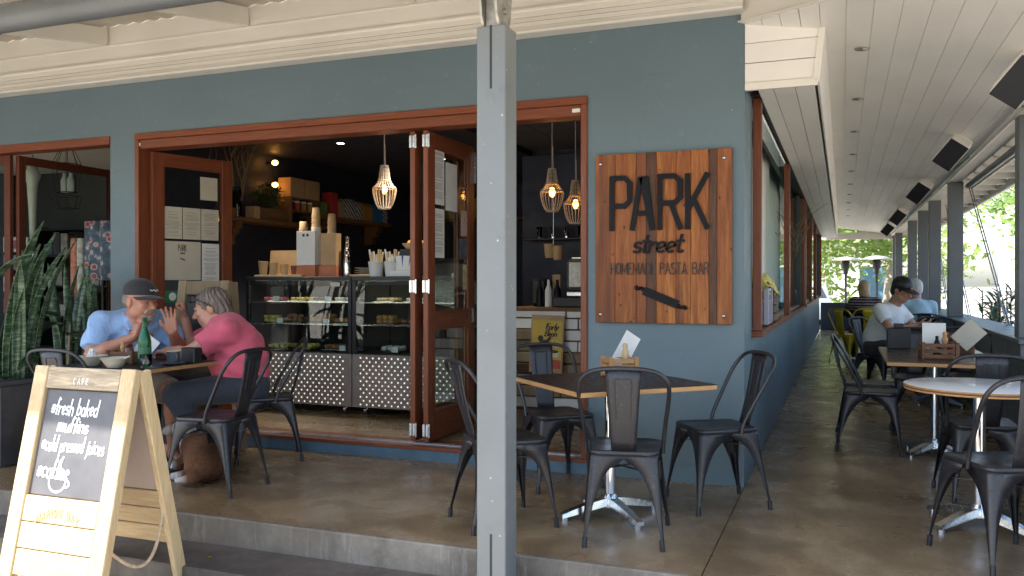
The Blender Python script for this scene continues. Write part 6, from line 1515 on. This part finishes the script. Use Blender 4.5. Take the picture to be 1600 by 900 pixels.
def dogmat():
    m = NT('brown_and_white_fur'); co = m.co(jitter=False); n = m.noise(m.co((50,50,14),jitter=False), 2, 4, .7, .6); c = m.ramp(n,[(.3,(.07,.024,.008)),(.7,(.24,.10,.032))])
    sx = m.node('SeparateXYZ'); m.l(co, sx.inputs[0]); nn = m.noise(co, 9, 3)
    ad = m.node('Math', operation='MULTIPLY_ADD'); m.l(nn, ad.inputs[0]); ad.inputs[1].default_value = .10; m.l(sx.outputs[1], ad.inputs[2])
    k1 = m.rng(ad.outputs[0],.275,.295,0,1); k2 = m.rng(ad.outputs[0],.385,.40,1,0); mu = m.node('Math', operation='MULTIPLY'); m.l(k1, mu.inputs[0]); m.l(k2, mu.inputs[1])
    c = m.mix(mu.outputs[0], c, (.62,.58,.52)); k3 = m.rng(sx.outputs[0],-.16,-.12,1,0); c = m.mix(k3, c, (.62,.58,.52)); m.col(c).rough(.85); m.bump(n,1.0,.02); return m.m
M['fur'] = dogmat()
body_obj('body', Bq.mesh(.0075, fur), M['fur'], dg, 1)
q = MB(); q.ball((-.182,.448,.292),.014,8); q.build('nose', M['blackg'], dg)
for x_,y_ in ((-.085,.425),(-.125,.38)):
    q = MB(); q.ball((x_,y_,.355),.009,8); q.build('eye', M['blackg'], dg)
q = MB(); q.lathe([(.093,-.008),(.096,0),(.093,.012)], n=20, capb=False, M=Mt((0,0,0), rad(-30), rad(-25))); q.build('collar', M['black'], dg, (.0,.295,.245))
dg.scale = (.86,.86,.86)
# ------------------------------------------------------------ side veranda fittings
def speaker(loc, label, s=1.):
    n_ = Vector((-.30,-.80,-.52)).normalized(); u = Vector((.58,0,.80)); u = (u-n_*u.dot(n_)).normalized(); r_ = u.cross(n_)
    t = empty('ceiling_speaker', loc, 0, label, 'speaker', 'loudspeakers under the veranda ceiling')
    m = Matrix((( r_.x,-n_.x,u.x,0),(r_.y,-n_.y,u.y,0),(r_.z,-n_.z,u.z,0),(0,0,0,1)))
    q = MB(); q.rbox(-.092,.092,-.08,.08,-.145,.145,.012,m); q.build('cabinet', M['white2'], t)
    q = MB(); q.rbox(-.087,.087,-.088,-.0805,-.140,.140,.002,m); q.build('grille', plain('black_speaker_grille',(.017,.017,.022),.6), t)
    q = MB(); q.tube([m@Vector((0,.08,0)),m@Vector((0,.16,.05)),Vector((.10,.12,zc(loc[0]+.1)-loc[2]))],.012,8); q.build('bracket', M['galv'], t)
    q = MB(); q.tube([m@Vector((.06,.10,-.10)),m@Vector((.12,.06,-.17)),m@Vector((.16,.12,-.02))],.004,6); q.build('cable', M['black'], t)
for x,y,z,lab in ((.97,5.66,2.45,'black fronted loudspeaker under the ceiling beside the front of the veranda'),(.93,8.62,2.455,'black fronted loudspeaker second along the ceiling beside the beam'),(.93,12.1,2.455,'black fronted loudspeaker third along the ceiling beside the beam'),(.93,16.4,2.455,'small looking loudspeaker fourth along the ceiling beside the beam'),(.93,20.,2.455,'small looking loudspeaker last along the ceiling beside the beam')):
    speaker((x,y,z), lab)
def rod(a, b, label):
    t = empty('blind_rod', b, 0, label, 'rod', 'steel blind rods'); d = Vector(a)-Vector(b)
    for o in (-.012,.012):
        q = MB(); q.tube([(o,0,0),(d.x+o,d.y,d.z)], .0075, 8); q.build('tube', M['steel'], t)
rod((1.46,11.72,2.44),(1.53,9.55,.838),'pair of slanting steel blind rods in front of the garden')
rod((1.46,14.25,2.44),(1.53,12.3,.838),'thin slanting steel blind rods behind the first grey post')
rod((1.46,16.2,2.44),(1.53,14.6,.838),'faint slanting steel blind rods further along the ledge')
# crates and cloths on the sill of the first side opening
q0 = empty('milk_crate', (CX-.11,6.62,.9455), 0, 'grey plastic milk crate on the timber sill of the side opening', 'crate')
M['greyplastic'] = paint('grey_lilac_plastic',(.33,.33,.39),.45,.06,8)
W_,D_,H_ = .30,.36,.27
for sx in (-1,1):
    for sy in (-1,1): q = MB(); q.rbox(sx*W_/2-.018,sx*W_/2+.018,sy*D_/2-.018,sy*D_/2+.018,0,H_,.004); q.build('corner_post', M['greyplastic'], q0)
for s in (-1,1):
    for z0,z1 in ((0,.022),(.165,.18),(H_-.025,H_)):
        q = MB(); q.rbox(-W_/2+.019,W_/2-.019,s*D_/2-.008,s*D_/2+.008,z0,z1,.002); q.build('band', M['greyplastic'], q0); q = MB(); q.rbox(s*W_/2-.008,s*W_/2+.008,-D_/2+.019,D_/2-.019,z0,z1,.002); q.build('band', M['greyplastic'], q0)
    for i in range(6):
        x = -W_/2+.03+i*(W_-.06)/5; q = MB(); q.box(x-.006,x+.006,s*D_/2-.006,s*D_/2+.006,.0225,.1645); q.build('bar', M['greyplastic'], q0)
        y = -D_/2+.03+i*(D_-.06)/5; q = MB(); q.box(s*W_/2-.006,s*W_/2+.006,y-.006,y+.006,.0225,.1645); q.build('bar', M['greyplastic'], q0)
q = MB(); q.box(-W_/2,W_/2,-D_/2,D_/2,.001,.006); q.build('floor', M['greyplastic'], q0)
c2 = empty('slatted_crate', (CX-.11,7.25,.9455), 0, 'brown slatted timber crate behind the grey milk crate', 'crate')
for i in range(4):
    for s in (-1,1): q = MB(); q.rbox(-.15,.15,s*.24-.006,s*.24+.006,.005+.065*i,.062+.065*i,.002); q.build('slat', M['crate'], c2); q = MB(); q.rbox(s*.156-.006,s*.156+.006,-.24,.24,.005+.065*i,.062+.065*i,.002); q.build('slat', M['crate'], c2)
q = MB(); q.rbox(-.135,.135,-.16,.16,.19,.30,.02); o = q.build('terracotta_tray', paint('terracotta_plastic',(.32,.11,.045),.6)); o.location = (CX-.11,6.62,.9455); T(o,'orange brown tray sitting in the top of the milk crate','tray')
M['ycloth'] = cloth_mat('pale_yellow_cloth',(.60,.52,.16),fold=14,strength=.7)
def rag(loc, sx, sy, label, seed):
    rn = np.random.RandomState(seed); P_ = []; n = 22
    for i in range(n):
        row = []
        for j in range(n):
            u,v = i/(n-1)*2-1, j/(n-1)*2-1; z = .07*math.cos(u*1.5)*math.cos(v*1.3)+.022*math.sin(7*u+3*v+seed)+.018*math.sin(9*v-4*u+seed*2); z -= .09*max(0,abs(u)-.7)*3*.5+.14*max(0,v-.6)
            row.append((u*sx+.02*math.sin(5*v+seed),v*sy+.02*math.sin(6*u),z))
        P_.append(row)
    q = MB(); q.grid(P_); o = q.build('cloth', M['ycloth'], solid=.008); o.location = loc; T(o,label,'cloth')
rag((CX-.10,6.58,1.27),.15,.20,'pale yellow cloth heaped on the milk crate',1); rag((CX-.09,7.15,1.22),.15,.22,'pale yellow cloth spilling over the slatted crate',4)
q = MB(); q.lathe([(.03,0),(.035,.13),(.02,.15)], n=12, capt=True); o = q.build('black_canister', M['black']); o.location = (CX-.12,6.98,1.21); T(o,'small black canister between the two yellow cloths','canister')
# dried twigs in the second side window
tw = empty('dried_twigs', (-.665,12.35,.937), 0, 'bundle of dried twigs in a vase behind the side window', 'twigs'); random.seed(6)
q = MB(); q.lathe([(.05,0),(.07,.2),(.04,.4),(.045,.45)], n=14); q.build('vase', M['ceramg'], tw)
for k in range(4): q = MB(); branch(q,(0,0,.4),(random.uniform(-.2,.2),random.uniform(-.3,.3),1),.9,.009,1); q.build('twig', M['oldwood'], tw)
# ------------------------------------------------------------ garden, street and far things
M['strap'] = leafmat('glossy_garden_leaf',(.022,.060,.016),(.055,.12,.03),.35,.25)
M['treeleaf'] = leafmat('light_green_tree_leaf',(.11,.17,.03),(.21,.29,.07),.5,.5)
M['treeleaf2'] = leafmat('mid_green_tree_leaf',(.08,.14,.03),(.16,.24,.06),.5,.5)
M['yleaf'] = leafmat('yellow_shrub_leaf',(.28,.26,.03),(.45,.40,.06),.5,.4)
M['bark'] = wood('pale_bark',(.22,.19,.15),(.42,.38,.32),'z',.8,.6,.6,.1)
random.seed(77)
def strap_shrub(loc, h, n, label):
    t = empty('strap_leaf_shrub', loc, 0, label, 'shrub', 'strap leaf shrubs behind the planter wall')
    for s_ in range(4):
        sx, sy = random.uniform(-.22,.22), random.uniform(-.35,.35); H = h*random.uniform(.75,1.1)
        q = MB(); q.tube([(sx,sy,0),(sx*1.1,sy*1.1,H)],[.014,.008],6); q.build('stem', M['bark'], t)
        q = MB()
        for k in range(n):
            az = k*2.4+random.uniform(-.3,.3); z0 = H*(.35+.65*k/n); L = random.uniform(.20,.34); el = random.uniform(.2,1.0); w_ = random.uniform(.016,.026); P_ = []
            for i in range(5):
                u = i/4; r_ = L*u; zz = z0+math.sin(el)*r_-.35*r_*r_/L; hw = w_*math.sin(math.pi*(.12+.86*u)); c_ = Vector((sx*1.1+math.cos(az)*math.cos(el)*r_,sy*1.1+math.sin(az)*math.cos(el)*r_,zz)); s2 = Vector((-math.sin(az),math.cos(az),0)); P_.append([c_-s2*hw,c_+Vector((0,0,-.006)),c_+s2*hw])
            q.grid(P_)
        o = q.build('foliage', M['strap'], t); o['kind'] = 'stuff'
labs = ['beside the round table end','before the slanting steel rods','under the slanting steel rods','left of the slanting steel rods','behind the first grey ledge post','between the grey ledge posts','behind the far ledge posts']
for i in range(7):
    strap_shrub((1.95+.12*(i%2),7.6+1.05*i,.30), [.80,.74,.86,.80,1.02,.9,.85][i], 15, 'dark green strap leaved garden shrub '+labs[i])
for i in range(6):
    strap_shrub((2.55+.15*(i%2),8.0+1.2*i,.25), [.85,.75,.9,.7,.9,.95][i], 13, 'outer strap leaved garden shrub growing '+['level with the round table end','beyond the near steel rods','among the garden by the pale wall','beyond the first grey post','beyond the second grey post','beyond the furthest posts'][i])
q = MB(); q.rbox(1.57,3.2,4.0,26,-.28,.33,.02); T(q.build('garden_bed', M['soil']), kind='structure')
def tree(loc, h, r, n, mat, label, trunk=.18, crown=(0,0,0), squash=.75, ls=.22, clumps=26):
    t = empty('tree', loc, 0, label, 'tree'); q = MB(); top = h*.62
    q.tube([(0,0,0),(.1,.05,top*.4),(.0,.1,top*.75),(.1,.1,top)],[trunk,trunk*.8,trunk*.62,trunk*.4],12); tips = []
    for k in range(7):
        a = k*.9+random.uniform(0,.5); z0 = top*random.uniform(.5,.95); e = (r*.75*math.cos(a),r*.75*math.sin(a),h*random.uniform(.6,.95)); q.tube(bez((.05,.08,z0),(.2*e[0],.2*e[1],z0+.4),(.6*e[0],.6*e[1],e[2]-.3),e,5),[trunk*.35*(1-.14*i) for i in range(6)],6)
    q.build('trunk', M['bark'], t); q = MB()
    cs = [Vector((random.gauss(0,.5)*r,random.gauss(0,.5)*r,h*.72+random.gauss(0,.42)*r*squash)) for _ in range(clumps)]
    for i in range(n):
        c_ = random.choice(cs); v = c_+Vector((random.gauss(0,1),random.gauss(0,1),random.gauss(0,.7)))*r*.17+Vector(crown)
        a = Vector((random.uniform(-1,1),random.uniform(-1,1),random.uniform(-.8,.5))).normalized(); b = a.orthogonal().normalized(); l = ls*random.uniform(.6,1.3)
        q.add([v-a*l*.5,v-b*l*.22,v+a*l*.5,v+b*l*.22],[(0,1,2,3)])
    o = q.build('crown', mat, t); o['kind'] = 'stuff'
tree((1.9,38.5,-.28), 7.5, 3.6, 5200, M['treeleaf'], 'leafy tree with pale trunk beyond the end of the veranda', .42, (-1.2,-2,-1.6), .8, .34, 30)
tree((-3.5,46,-.28), 8.5, 3.8, 4200, M['treeleaf'], 'leafy tree above the pale fence beyond the veranda', .3, (1.5,-2,-1.0), .8, .36, 26)
tree((6.3,27,-.28), 6.6, 2.7, 5200, M['treeleaf2'], 'bright green garden tree beyond the slanting steel rods', .2, (0,0,-1.6), 1.0, .26, 26)
tree((9.5,38,-.28), 8.0, 3.6, 3800, M['treeleaf'], 'larger pale green tree behind the garden tree', .3, (0,0,-1.2), .9, .34, 24)
o = leafball('yellow_shrub', (6.2,33,.6), .9, 1400, M['yleaf'], 'yellow flowering shrub before the pale garden wall', 'shrub', .16, None, .6)
def patio_heater(loc, label):
    t = empty('patio_heater', loc, 0, label, 'patio heater', 'mushroom patio heaters beyond the far wall')
    q = MB(); q.lathe([(.23,0),(.23,.72),(.20,.76),(.04,.78)], n=20); q.build('gas_housing', M['black'], t); q = MB(); q.tube([(0,0,.76),(0,0,1.75)],.035,12); q.build('pole', M['black'], t)
    q = MB(); q.lathe([(.06,1.66),(.07,1.80),(.11,1.86),(.12,2.06),(.10,2.08)], n=18); q.build('burner', M['black'], t); q = MB(); q.lathe([(.42,2.09),(.425,2.10),(.28,2.17),(.05,2.21),(0,2.21)], n=28, capb=False); q.build('reflector', M['galv'], t, solid=.006)
patio_heater((.10,28.0,-.28+.15), 'dark mushroom patio heater standing clear of the tree'); patio_heater((.95,27.2,-.28+.15), 'dark mushroom patio heater in front of the pale tree trunk')
# blue hoarding, pale fence, shed
hb_ = empty('blue_hoarding', (2.6,42,-.28), 0, 'blue sheet hoarding behind the patio heaters', 'hoarding')
for i in range(2): q = MB(); q.rbox(.1+.75*i-.37,.1+.75*i+.37,-.02+.01*(i%2),.02+.01*(i%2),0,2.3,.005); q.build('sheet', paint('blue_tarpaulin',(.10,.22,.34),.6,.15,3,.2), hb_, (-1.6,0,0))
fe = empty('pale_fence', (-2.4,44,-.28), 0, 'pale timber paling fence beyond the veranda', 'fence')
for i in range(30): q = MB(); q.rbox(-.07,.07,-.012,.012,0,1.7+.03*(i%3),.003); q.build('paling', M['white_in'], fe, (-2.6+.155*i,0,0))
for z in (.4,1.3): q = MB(); q.rbox(-2.7,2.0,.013,.06,z,z+.08,.003); q.build('rail', M['white_in'], fe)
sd_ = empty('pale_shed', (-4.2,52,-.28), 0, 'pale rendered house with brown window band beyond the fence', 'building')
q = MB(); q.box(-5,6,0,5,0,3.6); q.build('wall', M['white_in'], sd_); q = MB(); q.prism([(-5.4,3.6),(6.4,3.6),(.5,5.2)],-.4,5.4,Matrix(((1,0,0,0),(0,0,1,0),(0,1,0,0),(0,0,0,1)))); q.build('roof', M['galv'], sd_, fixn=True)
q = MB(); q.rbox(1.6,3.4,-.06,-.002,1.95,2.35,.01); w_ = q.build('window', paint('brown_window_band',(.09,.045,.035),.5), sd_)
# parked car beyond the far wall
cr = empty('parked_car', (-1.35,31.5,-.28), rad(8), 'pale silver hatchback parked beyond the far low wall', 'car')
side = [(-2.0,.35),(-2.05,.75),(-1.95,.95),(-1.2,1.02),(-.55,1.42),(.8,1.46),(1.55,1.12),(1.95,1.0),(2.02,.6),(1.95,.32)]
cb = Body(.08); M['carp'] = plain('silver_car_paint',(.50,.54,.56),.25,.5)
q = MB(); NN = len(side); secs = [(-.82,.94),(-.78,1.),(0,1.),(.78,1.),(.82,.94)]
rows = [[(y,x*s_,.32+(z-.32)*(s_ if abs(y) < .8 else .9)) for x,z in side]+[(y,side[0][0]*s_,.32+(side[0][1]-.32)*(s_ if abs(y) < .8 else .9))] for y,s_ in secs]
q.grid(rows); q.add(rows[0][:-1],[tuple(range(NN))]); q.add(rows[-1][:-1],[tuple(range(NN))[::-1]]); q.build('body', M['carp'], cr, None, None, 0, True)
M['carglass'] = plain('dark_car_glass',(.02,.025,.03),.05)
q = MB(); q.add([(-.70,-1.16,1.06),(.70,-1.16,1.06),(.60,-.60,1.41),(-.60,-.60,1.41)],[(0,1,2,3)]); q.build('windscreen', M['carglass'], cr, (0,-.03,.02), None, .01)
for s in (-1,1):
    q = MB(); q.add([(s*.824,-.95,1.06),(s*.824,1.3,1.1),(s*.80,.75,1.36),(s*.80,-.50,1.34)],[(0,1,2,3)]); q.build('side_window', M['carglass'], cr, None, None, .012)
    for y in (-1.3,1.3):
        q = MB(); q.lathe([(.20,-.1),(.32,-.1),(.33,0),(.32,.1),(.20,.1)], n=22, capb=True, M=Mt((0,0,0),0,rad(90))); wl = q.build('wheel', M['black'], cr, (s*.74,y,.33)); q = MB(); q.lathe([(0,.012),(.19,.0)], n=16, capb=False, M=Mt((0,0,0),0,rad(90)*s)); q.build('rim', M['steel'], wl, (s*.10,0,0))
    q = MB(); q.rbox(s*.62-.14,s*.62+.14,-2.05,-1.98,.66,.82,.02); q.build('headlight', M['chrome'], cr)
    q = MB(); q.rbox(s*.86-.07,s*.86+.07,-.98,-.86,1.0,1.12,.02); q.build('mirror', M['carp'], cr)
# pale garden wall and house on the right
gw = empty('garden_wall', (4.4,22,-.28), 0, 'pale rendered garden wall among the shrubs', 'wall')
q = MB(); q.rbox(-.9,1.6,-.12,.12,0,1.35,.01); q.build('wall', M['white_in'], gw); q = MB(); q.rbox(-.95,1.65,-.16,.16,1.352,1.42,.01); q.build('coping', M['white2'], gw)
hs = empty('pale_house', (13,46,-.28), rad(-12), 'pale house with windows beyond the garden trees', 'building')
q = MB(); q.box(-6,8,0,8,0,6.5); q.build('wall', M['white_in'], hs); q = MB(); q.prism([(-6.5,6.5),(8.5,6.5),(1,9.2)],-.5,8.5,Matrix(((1,0,0,0),(0,0,1,0),(0,1,0,0),(0,0,0,1)))); q.build('roof', M['galv'], hs, fixn=True)
for x in (-4.5,-2,.5,3,5.5):
    for z in (1.2,4.2):
        q = MB(); q.rbox(x,x+1.1,-.05,-.002,z,z+1.4,.01); w_ = q.build('window', M['white2'], hs); q = MB(); q.box(x+.07,x+1.03,-.056,-.051,z+.07,z+1.33); q.build('pane', M['carglass'], w_)

random.seed(12)
for x,y,z,lab in ((-2.98,3.42,-.139,'small yellow fallen leaf on the lower step'),(-3.95,5.47,.1005,'small yellow fallen leaf on the door threshold'),(-.2,4.55,.001,'curled dry leaf on the concrete beside the blue corner')):
    q = MB(); P_ = [[(.022*(2*i/4-1),.012*math.sin(math.pi*i/4)*k,.003+.006*abs(k)*random.random()) for k in (-1,0,1)] for i in range(5)]
    q.grid(P_); o = q.build('fallen_leaf', M['yleaf'], solid=.0006); o.location = (x,y,z); o.rotation_euler = (0,0,random.uniform(0,6)); T(o, lab, 'leaf')
